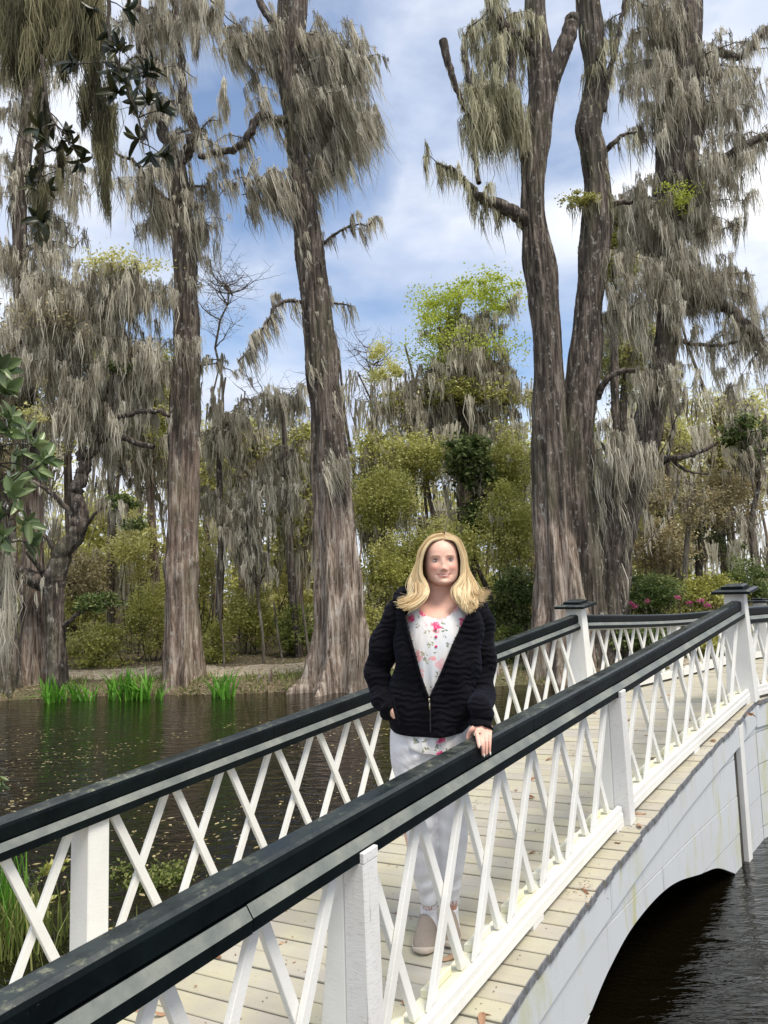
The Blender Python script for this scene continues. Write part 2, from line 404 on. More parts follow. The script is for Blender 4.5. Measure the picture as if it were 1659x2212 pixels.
PSN = {-1: -.9, 0: -.06, 1: .925, 2: 1.888, 3: 3}
for side in 'NL':
    for i in range(-1, 3):
        a, b = (PSN[i], PSN[i+1]) if side == 'N' else (i, i+1)
        if i == -1: a = -.9
        chord(side, a+.022, b-.022, 0)
        if i >= 0: bay(side, a, b, 7, 0)
        else: bay(side, -.88, b, 6, 0)
    for i in range(3, 6):
        a, b = i, min(i+1, 5.9)
        chord(side, a+.022, b-.022, 1); bay(side, a, b, 7 if i < 5 else 6, 1)
# little feet under the outer board
for side in 'N':
    for s in (.45, 1.0, 1.42, 1.85, 2.42, 2.955, 3.5, 4.5):
        sc2 = 0 if s < 3 else 1; b = MB(); q = .022; P = []
        for hh in (.001, .0295):
            for ds, dt in ((-q, -.06), (q, -.06), (q, .03), (-q, .03)): P.append(G(s+ds, dt, hh, side, False, sc2))
        b.hexa(P); b.build('foot_block', MT['white_rough'], bridge, bevel=.002)
for s in (3.3, 3.75, 4.25, 4.6):
    b = MB(); q = .02; P = []
    for hh in (.001, .0275):
        for ds, dt in ((-q, .0), (q, .0), (q, .05), (-q, .05)): P.append(G(s+ds, dt, hh, 'L', False, 1))
    b.hexa(P); b.build('foot_block', MT['plank_end'], bridge, bevel=.002)
# posts
def post(side, s, tb, tt, half_b, half_t, htop, rail, sec, mat, hb=.0, mi=None):
    """tb=(t0,t1) at foot, tt=(t0,t1) at top"""
    b = MB(); P = []
    for (tr, hf, hh, rl) in ((tb, half_b, hb, False), (tt, half_t, htop, rail)):
        for ds, t in ((-hf, tr[0]), (hf, tr[0]), (hf, tr[1]), (-hf, tr[1])):
            P.append(G(s+ds/BAY, t, hh, side, rl, sec))
    b.hexa(P); return b.build('post', mat, bridge, bevel=.004), P
for s, sec in ((PSN[0], 0), (PSN[1], 0), (PSN[2], 0), (4, 1), (5, 1)):
    # near side: battered inner leg, rough outer leg that laps over the rail moulding
    post('N', s, (-.005, .125), (-.005, .035), .036, .036, -.143, True, sec, MT['white'])
    o, P = post('N', s, (-.098, -.006), (-.083, -.006), .037, .037, -.143, True, sec, MT['white_rough'])
    b = MB(); Q = []
    for hh in (-.1435, -.112):
        for ds, t in ((-.037, -.085), (.037, -.085), (.037, -.0685), (-.037, -.0685)): Q.append(G(s+ds/BAY, t, hh if t < -.07 or hh < -.12 else hh, 'N', True, sec))
    b.hexa(Q); b.build('post_lap', MT['white_rough'], bridge, bevel=.002)
for s, sec in ((0, 0), (1, 0), (2, 0), (4, 1)):
    post('L', s, (-.075, .052), (-.075, .050), .05, .05, -.143, True, sec, MT['white'])
def capped(side, s, sec):
    # post wide across the bridge, flaring to the foot, under a two-step cap
    tb = (-.075, .150) if side == 'N' else (-.10, .125)
    tt = (-.065, .095) if side == 'N' else (-.085, .080)
    if side == 'N': o, P = post(side, s, (-.105, .125), (-.070, .092), .062, .048, .070, True, sec, MT['white'])
    else: o, P = post(side, s, (-.10, .13), (-.085, .082), .072, .052, .070, True, sec, MT['white'])
    c = np.mean(P[4:], axis=0); u = P[5]-P[4]; u /= np.linalg.norm(u); v = P[7]-P[4]; v -= u*(u@v); v /= np.linalg.norm(v)
    if side == 'L' and s == 3: z = np.array([.0, 0, 1])
    z = np.cross(u, v); z = z if z[2] > 0 else -z; z = np.array([0, 0, 1.0])*.8+z*.2; z /= np.linalg.norm(z)
    def slab(h0, h1, h2, r, ch, nm):
        b = MB(); V = []
        for h, q in ((h0, r), (h1, r), (h2, r-ch)):
            for a, e in ((-1, -1), (1, -1), (1, 1), (-1, 1)): V.append(c+u*q*a+v*q*e+z*h)
        b.add(V, [(3, 2, 1, 0), (0, 1, 5, 4), (1, 2, 6, 5), (2, 3, 7, 6), (3, 0, 4, 7), (8, 9, 10, 11)])
        b.add([V[i] for i in range(4, 12)], [(0, 1, 5, 4), (1, 2, 6, 5), (2, 3, 7, 6), (3, 0, 4, 7)], 1)
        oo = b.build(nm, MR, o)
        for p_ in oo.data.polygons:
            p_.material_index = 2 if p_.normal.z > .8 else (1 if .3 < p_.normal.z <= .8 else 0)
        return oo
    slab(.0, .022, .034, .155, .030, 'cap_slab'); slab(.0345, .058, .066, .088, .022, 'cap_block')
capped('N', 3, 0); capped('L', 3, 0); capped('L', 5, 1)

# outer wall below the deck: follow-the-deck fascia, level boards, arch
TW = 0
arch_pts = np.array([(-1.95, -2.34), (-1.66, -2.19), (-1.30, -1.975), (-1.07, -1.882), (-.86, -1.824), (-.55, -1.772), (-.09, -1.762), (.28, -1.802), (.74, -1.901), (1.12, -1.978), (1.42, -2.09), (1.60, -2.18), (1.66, -2.32)])
arch_pts = catmull(arch_pts, 6)
def s_of(d): return 2+d/2.49 if d > 0 else 2+d/2.46
def arch_z(s):
    d = (s-2)*2.475; return float(np.interp(d, arch_pts[:, 0], arch_pts[:, 1], left=-9, right=-9))+CAMZ if -1.95 < d < 1.66 else -.35
def wp(s, z, inset=.012, sec=None):
    q = G(s, -(offs(s)-inset), 0, 'N', False, sec); return np.array([q[0], q[1], z])
def deckz(s, sec=None): return G(s, -offs(s), 0, 'N', False, sec)[2]
def wall_strip(name, s0, s1, n, zt, zb, inset, th, sec=None, mat=None):
    """solid board between two height functions"""
    b = MB(); ss = [s0+(s1-s0)*i/n for i in range(n+1)]
    for a, c in zip(ss[:-1], ss[1:]):
        ta, tc2, ba, bc = zt(a), zt(c), zb(a), zb(c)
        if ta-ba < .002 and tc2-bc < .002: continue
        ta = max(ta, ba); tc2 = max(tc2, bc)
        P = [wp(a, ba, inset, sec), wp(c, bc, inset, sec), wp(c, bc, inset+th, sec), wp(a, ba, inset+th, sec), wp(a, ta, inset, sec), wp(c, tc2, inset, sec), wp(c, tc2, inset+th, sec), wp(a, ta, inset+th, sec)]
        b.hexa(P)
    if b.v:
        o = b.build(name, mat or MT['fascia'], bridge)
        bm = bmesh.new(); bm.from_mesh(o.data); bmesh.ops.remove_doubles(bm, verts=bm.verts, dist=.0004)
        # drop the inner faces left between neighbouring slices
        seen = {}
        for f in bm.faces:
            k_ = tuple(sorted(v.index for v in f.verts)); seen.setdefault(k_, []).append(f)
        dl = [f for v in seen.values() if len(v) > 1 for f in v]
        bmesh.ops.delete(bm, geom=dl, context='FACES'); bmesh.ops.recalc_face_normals(bm, faces=bm.faces); bm.to_mesh(o.data); bm.free()
        return o
cuts = [-.9, .52, 1.65, 2.98]
for a, b_ in zip(cuts[:-1], cuts[1:]):
    wall_strip('fascia_board', a+.001, b_-.001, 26, lambda s: deckz(s)-.041, lambda s: deckz(s)-.20, .006, .022)
rows = [-.9, -1.37, -1.6405, -1.914, -2.19, -2.40]
for zt_, zb_ in zip(rows[:-1], rows[1:]):
    for a, b_ in ({-1.37: ((-.9, 1.1), (1.1, 2.71)), -1.6405: ((-.9, .7), (.7, 2.71)), -1.914: ((-.9, 1.15), (1.15, 2.0), (2.0, 2.71))}.get(zb_, ((-.9, 1.9), (1.9, 2.71)))):
        wall_strip('wall_board', a+.001, b_-.001, 90, lambda s: min(zt_+CAMZ-.004, deckz(s)-.205), lambda s: max(zb_+CAMZ+.004, arch_z(s)), .022+random.uniform(0, .003), .024)
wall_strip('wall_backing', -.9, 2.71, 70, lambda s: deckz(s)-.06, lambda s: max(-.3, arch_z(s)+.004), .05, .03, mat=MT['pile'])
# second length of wall beyond the corner pile
for a, b_ in ((2.80, 3.0),):
    wall_strip('fascia_board', a, b_-.004, 4, lambda s: deckz(s, 0)-.041, lambda s: deckz(s, 0)-.20, .006, .022, 0)
wall_strip('fascia_board', 3.0, 5.9, 30, lambda s: deckz(s, 1)-.041, lambda s: deckz(s, 1)-.22, .006, .022, 1)
rows2 = [-.95, -1.29, -1.55, -1.80, -2.05, -2.35]
for zt_, zb_ in zip(rows2[:-1], rows2[1:]):
    wall_strip('wall_board', 2.80, 2.998, 4, lambda s: min(zt_+CAMZ-.004, deckz(s, 0)-.2), lambda s: zb_+CAMZ+.004, .02+random.uniform(0, .003), .024, 0)
    wall_strip('wall_board', 3.002, 5.9, 30, lambda s: min(zt_+CAMZ-.004, deckz(s, 1)-.22), lambda s: zb_+CAMZ+.004, .02+random.uniform(0, .003), .024, 1)
# corner pile and its white cover strip
b = MB(); P = []
for z in (-.5, deckz(2.73)-.20):
    for s, i_ in ((2.717, .03), (2.745, .03), (2.745, .10), (2.717, .10)): P.append(wp(s, z, i_))
b.hexa(P); b.build('pile', MT['pile'], bridge)
b = MB(); P = []
for z in (-.4, deckz(2.77)-.045):
    for s, i_ in ((2.752, -.004), (2.795, -.004), (2.795, .09), (2.752, .09)): P.append(wp(s, z, i_))
b.hexa(P); b.build('cover_strip', MT['white'], bridge, bevel=.003)
# far side closed to block light behind the arch, and two bearers under the deck
def lwall(s, z, t): q = G(s, t, 0, 'L', False); return np.array([q[0], q[1], z])
b = MB()
for i in range(30):
    a = -.9+6.8*i/30; c = -.9+6.8*(i+1)/30
    ar = lambda s: (max(-.3, arch_z(s)-.25) if 1.3 < s < 2.6 else -.3)
    P = [lwall(a, -.3, -.03), lwall(c, -.3, -.03), lwall(c, -.3, -.06), lwall(a, -.3, -.06)]
    P += [lwall(a, G(a, 0, 0, 'L')[2]-.045, -.03), lwall(c, G(c, 0, 0, 'L')[2]-.045, -.03), lwall(c, G(c, 0, 0, 'L')[2]-.045, -.06), lwall(a, G(a, 0, 0, 'L')[2]-.045, -.06)]
    b.hexa(P)
b.build('light_block_wall', MT['pile'], bridge)  # dark colour stands in for the shade under the arch
for t in (.25, .75, 1.25):
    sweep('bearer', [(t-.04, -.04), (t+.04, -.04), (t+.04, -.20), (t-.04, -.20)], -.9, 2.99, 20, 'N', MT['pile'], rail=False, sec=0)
for s in (1.12, 2.69):
    b = MB(); P = []
    for z in (-.4, deckz(s)-.25):
        for ds, t in ((-.05, -.08), (.05, -.08), (.05, 1.5), (-.05, 1.5)): q = G(s+ds, t, 0); P.append(np.array([q[0], q[1], z]))
    b.hexa(P); b.build('abutment', MT['pile'], bridge)
# ------------------------------------------------------------------ ground, water, path
def sstep(a, b, x): t = np.clip((x-a)/(b-a), 0, 1); return t*t*(3-2*t)
def wob(x, f, ph): return np.sin(x*f+ph)*.5+np.sin(x*f*2.3+ph*1.7)*.3+np.sin(x*f*5.1+ph*.6)*.2
def bank_y(x): return 16.1+.28*wob(x, .9, .4)-sstep(5.2, 9, x)*4.2+sstep(-7, -16, x)*(-1.5)
def ground_z(x, y):
    z = np.full_like(x, -.7)
    d = y-bank_y(x)
    far = -.7+.95*sstep(-.6, .75, d)+.12*sstep(.8, 3, d)+.010*np.clip(d-3, 0, 60)+.03*wob(x*1.3+y, 1.7, 1)*sstep(0, 1, d)
    z = np.maximum(z, far)
    l = sstep(7.2, 5.4, y+.35*wob(x, 2, .3))*sstep(-2.0, -2.9, x+.2*wob(y, 2, 1))
    z = np.maximum(z, -.7+1.0*l+.03*wob(x*3+y*2, 2, 0))
    n_ = sstep(1.5, .3, y+.2*wob(x, 1.5, 0)); z = np.maximum(z, -.7+1.35*n_)
    return z
def grid(xs, ys, fz):
    X, Y = np.meshgrid(xs, ys); Z = fz(X, Y)
    V = np.stack([X, Y, Z], -1).reshape(-1, 3); nx, ny = len(xs), len(ys)
    i = np.arange(ny-1)[:, None]*nx+np.arange(nx-1)[None, :]
    return V, np.stack([i, i+1, i+nx+1, i+nx], -1).reshape(-1, 4)
xs = np.concatenate([np.linspace(-300, -24, 20), np.linspace(-23.5, 23.5, 170), np.linspace(24, 300, 20)])
ys = np.concatenate([np.linspace(-60, -4, 8), np.linspace(-3.5, 8, 70), np.linspace(8.3, 15, 20), np.linspace(15.15, 22, 70), np.linspace(22.6, 60, 40), np.linspace(65, 400, 16)])
m = M('leaf_litter_ground', rough=.95)
a = m.noise((1, 1, 1), .9, 6, .65); b = m.noise((1, 1, 1), 14, 6, .75)
c = m.ramp(b, [(.3, (.045, .035, .02)), (.5, (.15, .115, .07)), (.72, (.33, .27, .18))])
c = m.mix(m.ramp(a, [(.5, (0, 0, 0)), (.68, (.7, .7, .7))]), c, (.06, .085, .02)); m.col(c); m.bump(b, 1, .05); MT['ground'] = m.m
V, F = grid(xs, ys, ground_z)
tag(link('ground', mesh('ground', V, F), MT['ground'], smooth=True), kind='structure')
m = M('sandy_path', rough=.95); b = m.noise((1, 1, 1), 9, 6, .7)
m.col(m.ramp(b, [(.3, (.17, .13, .085)), (.5, (.36, .31, .235)), (.75, (.50, .45, .36))])); m.bump(b, .5, .02)
pv = grid(np.linspace(-22, 10, 130), np.linspace(0, 1, 9), lambda X, Y: X*0)[0]
px_, pt_ = pv[:, 0], pv[:, 1]
py = bank_y(px_)+1.35+.25*wob(px_, .7, 2)+pt_*(1.5+.3*wob(px_, 1.1, 1)); pz = ground_z(px_, py)+.006
V = np.stack([px_, py, pz], -1); F = grid(np.linspace(0, 1, 130), np.linspace(0, 1, 9), lambda X, Y: X*0)[1]
tag(link('path', mesh('path', V, F), m.m, smooth=True), kind='structure')
m = M('dark_pond_water', (.0035, .0028, .0012), .03); m.set('IOR', 1.58); m.set('Specular IOR Level', .5)
w1 = m.noise((1.0, 2.2, 1), 3.2, 3, .5, dist=.6); w2 = m.noise((1, 2.6, 1), 14, 2, .5); w3 = m.noise((1, 1, 1), .8, 2, .5)
hh = m.math('ADD', m.math('MULTIPLY', w1, 1.0), m.math('MULTIPLY', w2, .22)); m.bump(m.math('ADD', hh, m.math('MULTIPLY', w3, 1.2)), .42, .06)
V, F = grid(np.linspace(-300, 300, 3), np.linspace(-60, 200, 3), lambda X, Y: X*0)
tag(link('water', mesh('water', V, F), m.m), kind='structure')

# ------------------------------------------------------------------ plant materials
def leafmat(name, c0, c1, c2, rough=.55, trans=.35, coat=0):
    m = M(name, rough=rough); v = m.attr('v'); c = m.ramp(v, [(0, c0), (.5, c1), (1, c2)]); m.col(c)
    if coat: m.set('Coat Weight', coat); m.set('Coat Roughness', .25)
    m.set('Specular IOR Level', .3)
    tr = m.n('ShaderNodeBsdfTranslucent'); m.l(m.mix(.5, c, c1, 'MIX'), tr.inputs[0])
    ms = m.n('ShaderNodeMixShader', ins={0: trans}); o = m.t.nodes['Material Output']
    m.l(m.b.outputs[0], ms.inputs[1]); m.l(tr.outputs[0], ms.inputs[2]); m.l(ms.outputs[0], o.inputs['Surface']); return m.m
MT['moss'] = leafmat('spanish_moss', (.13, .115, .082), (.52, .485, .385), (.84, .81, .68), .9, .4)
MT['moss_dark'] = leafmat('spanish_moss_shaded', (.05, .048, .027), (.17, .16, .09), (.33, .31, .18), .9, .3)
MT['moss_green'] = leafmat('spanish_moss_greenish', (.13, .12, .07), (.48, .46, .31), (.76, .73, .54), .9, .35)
MT['olive'] = leafmat('olive_leaves', (.09, .11, .02), (.38, .39, .09), (.74, .71, .32))
MT['deep'] = leafmat('dark_evergreen_leaves', (.025, .045, .012), (.09, .14, .035), (.33, .38, .15))
MT['lime'] = leafmat('spring_leaves', (.22, .27, .03), (.48, .56, .08), (.70, .76, .20), .6, .5)
MT['yellow'] = leafmat('pale_spring_leaves', (.38, .38, .10), (.66, .65, .26), (.85, .82, .48), .6, .5)
MT['brush'] = leafmat('dry_brush_leaves', (.15, .125, .06), (.35, .30, .165), (.55, .48, .30), .8, .3)
MT['pink'] = leafmat('azalea_blossom', (.45, .06, .18), (.6, .12, .3), (.7, .25, .42), .6, .4)
MT['reed'] = leafmat('iris_leaves', (.05, .15, .015), (.12, .33, .03), (.27, .52, .08), .5, .4)
MT['grass'] = leafmat('bank_grass', (.07, .10, .02), (.17, .22, .05), (.36, .38, .14), .7, .4)
MT['straw'] = leafmat('dry_reed', (.28, .22, .10), (.45, .37, .19), (.6, .52, .32), .7, .3)
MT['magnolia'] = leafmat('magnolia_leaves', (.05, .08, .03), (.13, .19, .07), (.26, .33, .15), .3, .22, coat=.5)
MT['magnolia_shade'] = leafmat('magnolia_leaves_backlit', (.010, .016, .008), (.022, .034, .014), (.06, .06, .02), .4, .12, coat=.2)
MT['fallen'] = leafmat('fallen_leaves', (.16, .07, .035), (.34, .17, .09), (.52, .36, .24), .6, .2)
def bark(name, d, mid, lt, lichen=.5, red=0, zd=None):
    m = M(name, rough=.9)
    a = m.noise((13, 13, 1.1), 1.0, 8, .68, dist=.4); b = m.noise((1, 1, 1), 1.1, 5, .6)
    c = m.ramp(a, [(.38, d), (.5, mid), (.61, lt)])
    c = m.mix(m.ramp(b, [(.35, (.55, .55, .55)), (.62, (0, 0, 0))]), c, tuple(.35*x for x in mid))
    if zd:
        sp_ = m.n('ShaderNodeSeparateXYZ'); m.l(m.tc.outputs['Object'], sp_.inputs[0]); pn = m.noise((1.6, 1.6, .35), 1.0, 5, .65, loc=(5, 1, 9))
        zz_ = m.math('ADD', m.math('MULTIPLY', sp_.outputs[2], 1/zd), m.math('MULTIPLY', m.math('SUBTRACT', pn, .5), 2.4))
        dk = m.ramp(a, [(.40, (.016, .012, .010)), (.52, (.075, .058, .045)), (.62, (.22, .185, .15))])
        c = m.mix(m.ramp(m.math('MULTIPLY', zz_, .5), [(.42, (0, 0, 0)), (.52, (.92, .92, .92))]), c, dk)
    li = m.noise((9, 9, 5), 1.0, 5, .75, loc=(3, 4, 5))
    c = m.mix(m.ramp(li, [(.57, (0, 0, 0)), (.66, (lichen,)*3)]), c, (.52, .52, .47))
    gr = m.noise((1.2, 1.2, .5), 1.0, 4, .6, loc=(8, 2, 3)); c = m.mix(m.ramp(gr, [(.52, (0, 0, 0)), (.7, (.45, .45, .45))]), c, (.11, .115, .055))
    m.col(c); m.bump(m.math('ADD', a, m.math('MULTIPLY', m.noise((60, 60, 8), 1, 4, .7), .3)), 1.0, .07); return m.m
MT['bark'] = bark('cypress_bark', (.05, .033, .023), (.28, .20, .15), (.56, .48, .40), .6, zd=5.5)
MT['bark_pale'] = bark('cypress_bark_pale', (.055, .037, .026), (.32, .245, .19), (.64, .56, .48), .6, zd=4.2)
MT['bark_dark'] = bark('dark_wet_bark', (.014, .011, .009), (.085, .065, .052), (.25, .21, .175), .7)
MT['twig'] = bark('grey_twig', (.06, .05, .04), (.18, .155, .125), (.38, .34, .29), .3)

# ------------------------------------------------------------------ growing things
def leaf_cloud(P, size, v=None, asp=.55, up=.0, jit=.35):
    """diamond leaves at points P (n,3)"""
    n = len(P); s = size*(1+jit*(rng.random(n)*2-1))
    a = rng.normal(size=(n, 3)); a[:, 2] = a[:, 2]*.7-up; a /= np.linalg.norm(a, axis=1)[:, None]
    b = np.cross(a, rng.normal(size=(n, 3))); b /= np.linalg.norm(b, axis=1)[:, None]+1e-9
    a = a*s[:, None]; b = b*(s*asp*.5)[:, None]
    V = np.stack([P, P+a*.45+b, P+a, P+a*.45-b], 1).reshape(-1, 3)
    F = np.arange(n*4).reshape(-1, 4)
    return V, F, (rng.random(n) if v is None else v)
def moss_ribbons(P, Ln, Wd, n, width, wind=(0, 0)):
    """hanging strands: clumps at P (k,3), lengths Ln, spreads Wd, n strands each"""
    k = len(P)
    if k == 0: return np.zeros((0, 3)), np.zeros((0, 4), int), np.zeros(0)
    idx = np.repeat(np.arange(k), n); N = len(idx)
    L_ = Ln[idx]; W_ = Wd[idx]; r = rng.random(N)**.7; th = rng.random(N)*2*PI
    off = np.stack([np.cos(th)*r, np.sin(th)*r*.7], -1)*W_[:, None]
    ln = L_*(.28+.72*rng.random(N)**1.2)*(1-.55*r)
    cl = rng.random(k)[idx]
    st = P[idx].copy(); st[:, :2] += off; st[:, 2] += rng.normal(size=N)*.05*np.minimum(1, L_)+.03
    u = np.array([0, .55, 1.0]); pts = np.zeros((N, 3, 3))
    cw = rng.normal(size=(k, 2))*.07; sw = (rng.normal(size=(N, 2))*.065+cw[idx])*ln[:, None]; bow = rng.normal(size=(N, 2))*.075*ln[:, None]
    for j, q in enumerate(u):
        pts[:, j, :2] = st[:, :2]-off*.55*q+np.array(wind)[None, :]*(ln*q**1.15)[:, None]+sw*q+bow*math.sin(q*PI)
        pts[:, j, 2] = st[:, 2]-ln*q
    a = rng.random(N)*PI; dr = np.stack([np.cos(a), np.sin(a)*.6, np.zeros(N)], -1)
    wv = np.array([.85, 1.0, .14])*width*.5
    wd = (wv[None, :]*(.6+.8*rng.random(N))[:, None])
    A = pts+dr[:, None, :]*wd[..., None]; B = pts-dr[:, None, :]*wd[..., None]
    V = np.stack([A, B], 2).reshape(-1, 3)    # N,3,2
    b0 = np.arange(N)[:, None]*6; j = np.arange(2)[None, :]*2
    F = np.stack([b0+j, b0+j+1, b0+j+3, b0+j+2], -1).reshape(-1, 4)
    v = np.clip(-.08+1.0*cl+.5*(rng.random(N)-.5), 0, 1)
    return V, F, np.repeat(v, 2)
def hmesh(name, parts, mat, parent, kind='stuff'):
    parts = [p for p in parts if len(p[0])]
    if not parts: return
    V = []; F = []; A = []; b = 0
    for v, f, a in parts: V.append(v); F.append(f+b); A.append(a); b += len(v)
    return link(name, mesh(name, np.vstack(V), np.vstack(F), np.concatenate(A)), mat, parent, kind=kind)
def px_path(pts, Y, dy=None):
    o = []; r = []
    for i, p in enumerate(pts):
        y_ = Y+(p[3] if len(p) > 3 else 0)
        o.append(at(p[0], p[1], y_)); r.append(p[2]*.5/FPX*y_)
    return np.array(o), np.array(r)
def trunk_mesh(name, pts, Y, mat, parent, ns=20, fl=.10, base_fl=.0, sub=8, lobes=7, smooth=True, rough=.03, foot=None):
    ns *= 2; sub = 10; P, rad = px_path(pts, Y)
    if foot is not None: P = np.vstack([P[0]+(0, 0, foot-P[0][2]), P]) if P[0][2] > foot else P; rad = np.concatenate([[rad[0]*1.08], rad]) if len(P) > len(rad) else rad
    Q = catmull(P, sub); rr = catmull(np.stack([rad, rad*0, rad*0], -1), sub)[:, 0]
    ph = rng.random(6)*6
    def flute(u, a):
        f = 1+fl*(.5*np.sin(lobes*a+ph[0]+1.5*u)+.3*np.sin((lobes*2+1)*a+ph[1]-2*u)+.25*np.sin(3*a+ph[2]+3*u))
        f = f+base_fl*np.exp(-u*9)*(np.sin(lobes*a+ph[0])*.9+.35*np.sin(2*lobes*a+ph[3]))
        w_ = .35*np.sin(u*9+ph[1])+.2*np.sin(u*23+ph[2])
        f = f+.028*np.sin(17*a+ph[3]+4*w_+6*u)+.022*np.sin(29*a-ph[2]+5*w_-9*u)*(.5+.5*np.sin(u*31+2*a))
        f = f+.09*np.exp(-((np.sin(u*7+ph[0])*3+a-3)/.35)**2)*np.clip(np.sin(u*19+ph[5]), 0, 1)**4
        return f*(1+rough*np.sin(u*47+ph[4]+2*a)+rough*np.sin(u*83+ph[5]-3*a))
    V, F = tube(Q, rr, ns, flute)
    V += rng.normal(size=V.shape)*rough*.25*rr.mean()
    o = link(name, mesh(name, V, F), mat, parent, smooth=smooth)
    return Q, rr
class Crown:
    """limbs, twigs, moss and leaves of one tree"""
    def __init__(s): s.wood = []; s.mc = []; s.lf = []
    def limb(s, P, r0, r1, ns=6, sub=5, moss=None):
        Q = catmull(P, sub); n = len(Q); L_ = np.linalg.norm(Q[-1]-Q[0])
        Q[1:] += rng.normal(size=(n-1, 3))*.012*L_*np.linspace(.4, 1, n-1)[:, None]
        rr = r0+(r1-r0)*np.linspace(0, 1, n)**.8
        s.wood.append(tube(Q, rr, ns)); return Q
    def hang(s, Q, step, lmin, lmax, w, skip=.1, u0=0.):
        step *= 1.0; w *= .50; skip = .22
        seg = np.linalg.norm(np.diff(Q, axis=0), axis=1); cum = np.concatenate([[0], np.cumsum(seg)]); T = cum[-1]
        for d in np.arange(u0*T+rng.random()*step, T, step):
            if rng.random() < skip: continue
            p = np.array([np.interp(d, cum, Q[:, i]) for i in range(3)])
            s.mc.append((p, lmin+(lmax-lmin)*rng.random()**2.2, w*(.6+.8*rng.random())))
    def spread(s, Q, n, ln, r, moss=None, u0=.2, droop=-.25, rec=1, flat=.5):
        """twigs off a limb"""
        for _ in range(n):
            i = int(rng.integers(int(len(Q)*u0), len(Q))); p = Q[i]
            th = rng.random()*2*PI; l = ln*(.45+.75*rng.random())
            d = np.array([math.cos(th), math.sin(th), rng.normal()*flat+.15]); d /= np.linalg.norm(d)
            mid = p+d*l*.5+np.array([0, 0, .10*l]); e = p+d*l+np.array([0, 0, droop*l])
            T = s.limb([p, mid, e], r, r*.3, 3, 3)
            if moss: s.hang(T, *moss)
            if rec: s.spread(T, 2, ln*.5, r*.55, moss, .3, droop, rec-1)
    def fill(s, starts, c, rad, n, r0, moss=None, tw=(4, .9), leaves=None, rise=.25, jit=1.):
        """n limbs from the nearest start point out to random points of an ellipsoid"""
        starts = np.asarray(starts); n = max(2, int(n*.62+.5))
        for _ in range(n):
            d = rng.normal(size=3); d /= np.linalg.norm(d); e = c+d*rad*rng.random()**.4*jit
            k = np.argmin(np.linalg.norm(starts-e, axis=1)+rng.random(len(starts))*1.2); p = starts[k]
            L_ = np.linalg.norm(e-p); q1 = p+(e-p)*.35+np.array([rng.normal()*.08, rng.normal()*.08, rise*.6])*L_; q2 = p+(e-p)*.7+np.array([rng.normal()*.07, rng.normal()*.07, rise*.6])*L_
            Q = s.limb([p, q1, q2, e], r0*(.5+.7*rng.random()), .010)
            if moss: s.hang(Q, *moss, u0=.25)
            if tw[0]: s.spread(Q, tw[0], tw[1], .013, moss, .3)
    def skin_hang(s, Q, rr, n, lmin, lmax, u0=0., u1=1.):
        for _ in range(n):
            i = int((u0+(u1-u0)*rng.random())*(len(Q)-1)); a = rng.random()*2*PI
            s.mc.append((Q[i]+np.array([math.cos(a), math.sin(a), 0])*rr[i]*1.02, lmin+(lmax-lmin)*rng.random()**2, .05))
    def build(s, parent, mat='bark_dark', moss='moss', strands=24, width=.016, wind=(0, 0), name='branches'):
        if s.wood:
            V, F = join(s.wood); link(name, mesh(name, V, F), MT[mat], parent, smooth=True, kind='stuff')
        if s.mc:
            P = np.array([m_[0] for m_ in s.mc]); Ln = np.array([m_[1] for m_ in s.mc]); Wd = np.array([m_[2] for m_ in s.mc])
            V, F, A = moss_ribbons(P, Ln, Wd, max(8, int(strands*.5)), width, wind); link('moss', mesh('moss', V, F, A), MT[moss], parent, kind='stuff')
def blob_pts(c, rad, n, shell=.40, lumps=9, lr=.34):
    lumps = int(lumps*2.4)
    """points in uneven lumps of an ellipsoid"""
    c = np.asarray(c, float); rad = np.asarray(rad, float)
    d = rng.normal(size=(lumps, 3)); d /= np.linalg.norm(d, axis=1)[:, None]; cc = d*(rng.random(lumps)[:, None]**shell)*.85
    k = rng.integers(0, lumps, n); q = rng.normal(size=(n, 3)); q /= np.linalg.norm(q, axis=1)[:, None]
    lrad = lr*(.5+rng.random(lumps))
    q[:, 2] *= .62; p = cc[k]+q*(rng.random(n)[:, None]**.7)*lrad[k][:, None]*1.25
    lo = rng.random(n) < .16; p[lo] = p[lo]*1.0+rng.normal(size=(int(lo.sum()), 3))*.16
    return c+p*rad, k
def px_blob(x, y, rx, ry, Y, ryd=None):
    k = Y/FPX; return at(x, y, Y), np.array([rx*k, (ryd if ryd else (rx+ry)*.5*k), ry*k])
def base_of(x, y, Y): p = at(x, y, Y); return np.array([p[0], p[1], float(ground_z(np.array([p[0]]), np.array([p[1]]))[0])])
# ------------------------------------------------------------------ the big trees on the far bank
def tree(name, x, y, Y, label, cat='tree', group=None):
    return empty(name, tuple(base_of(x, y, Y)), label, cat, group)
def zfoot(x, y, Y): return base_of(x, y, Y)[2]-.15
MO = (.16, .35, 1.25, .17)

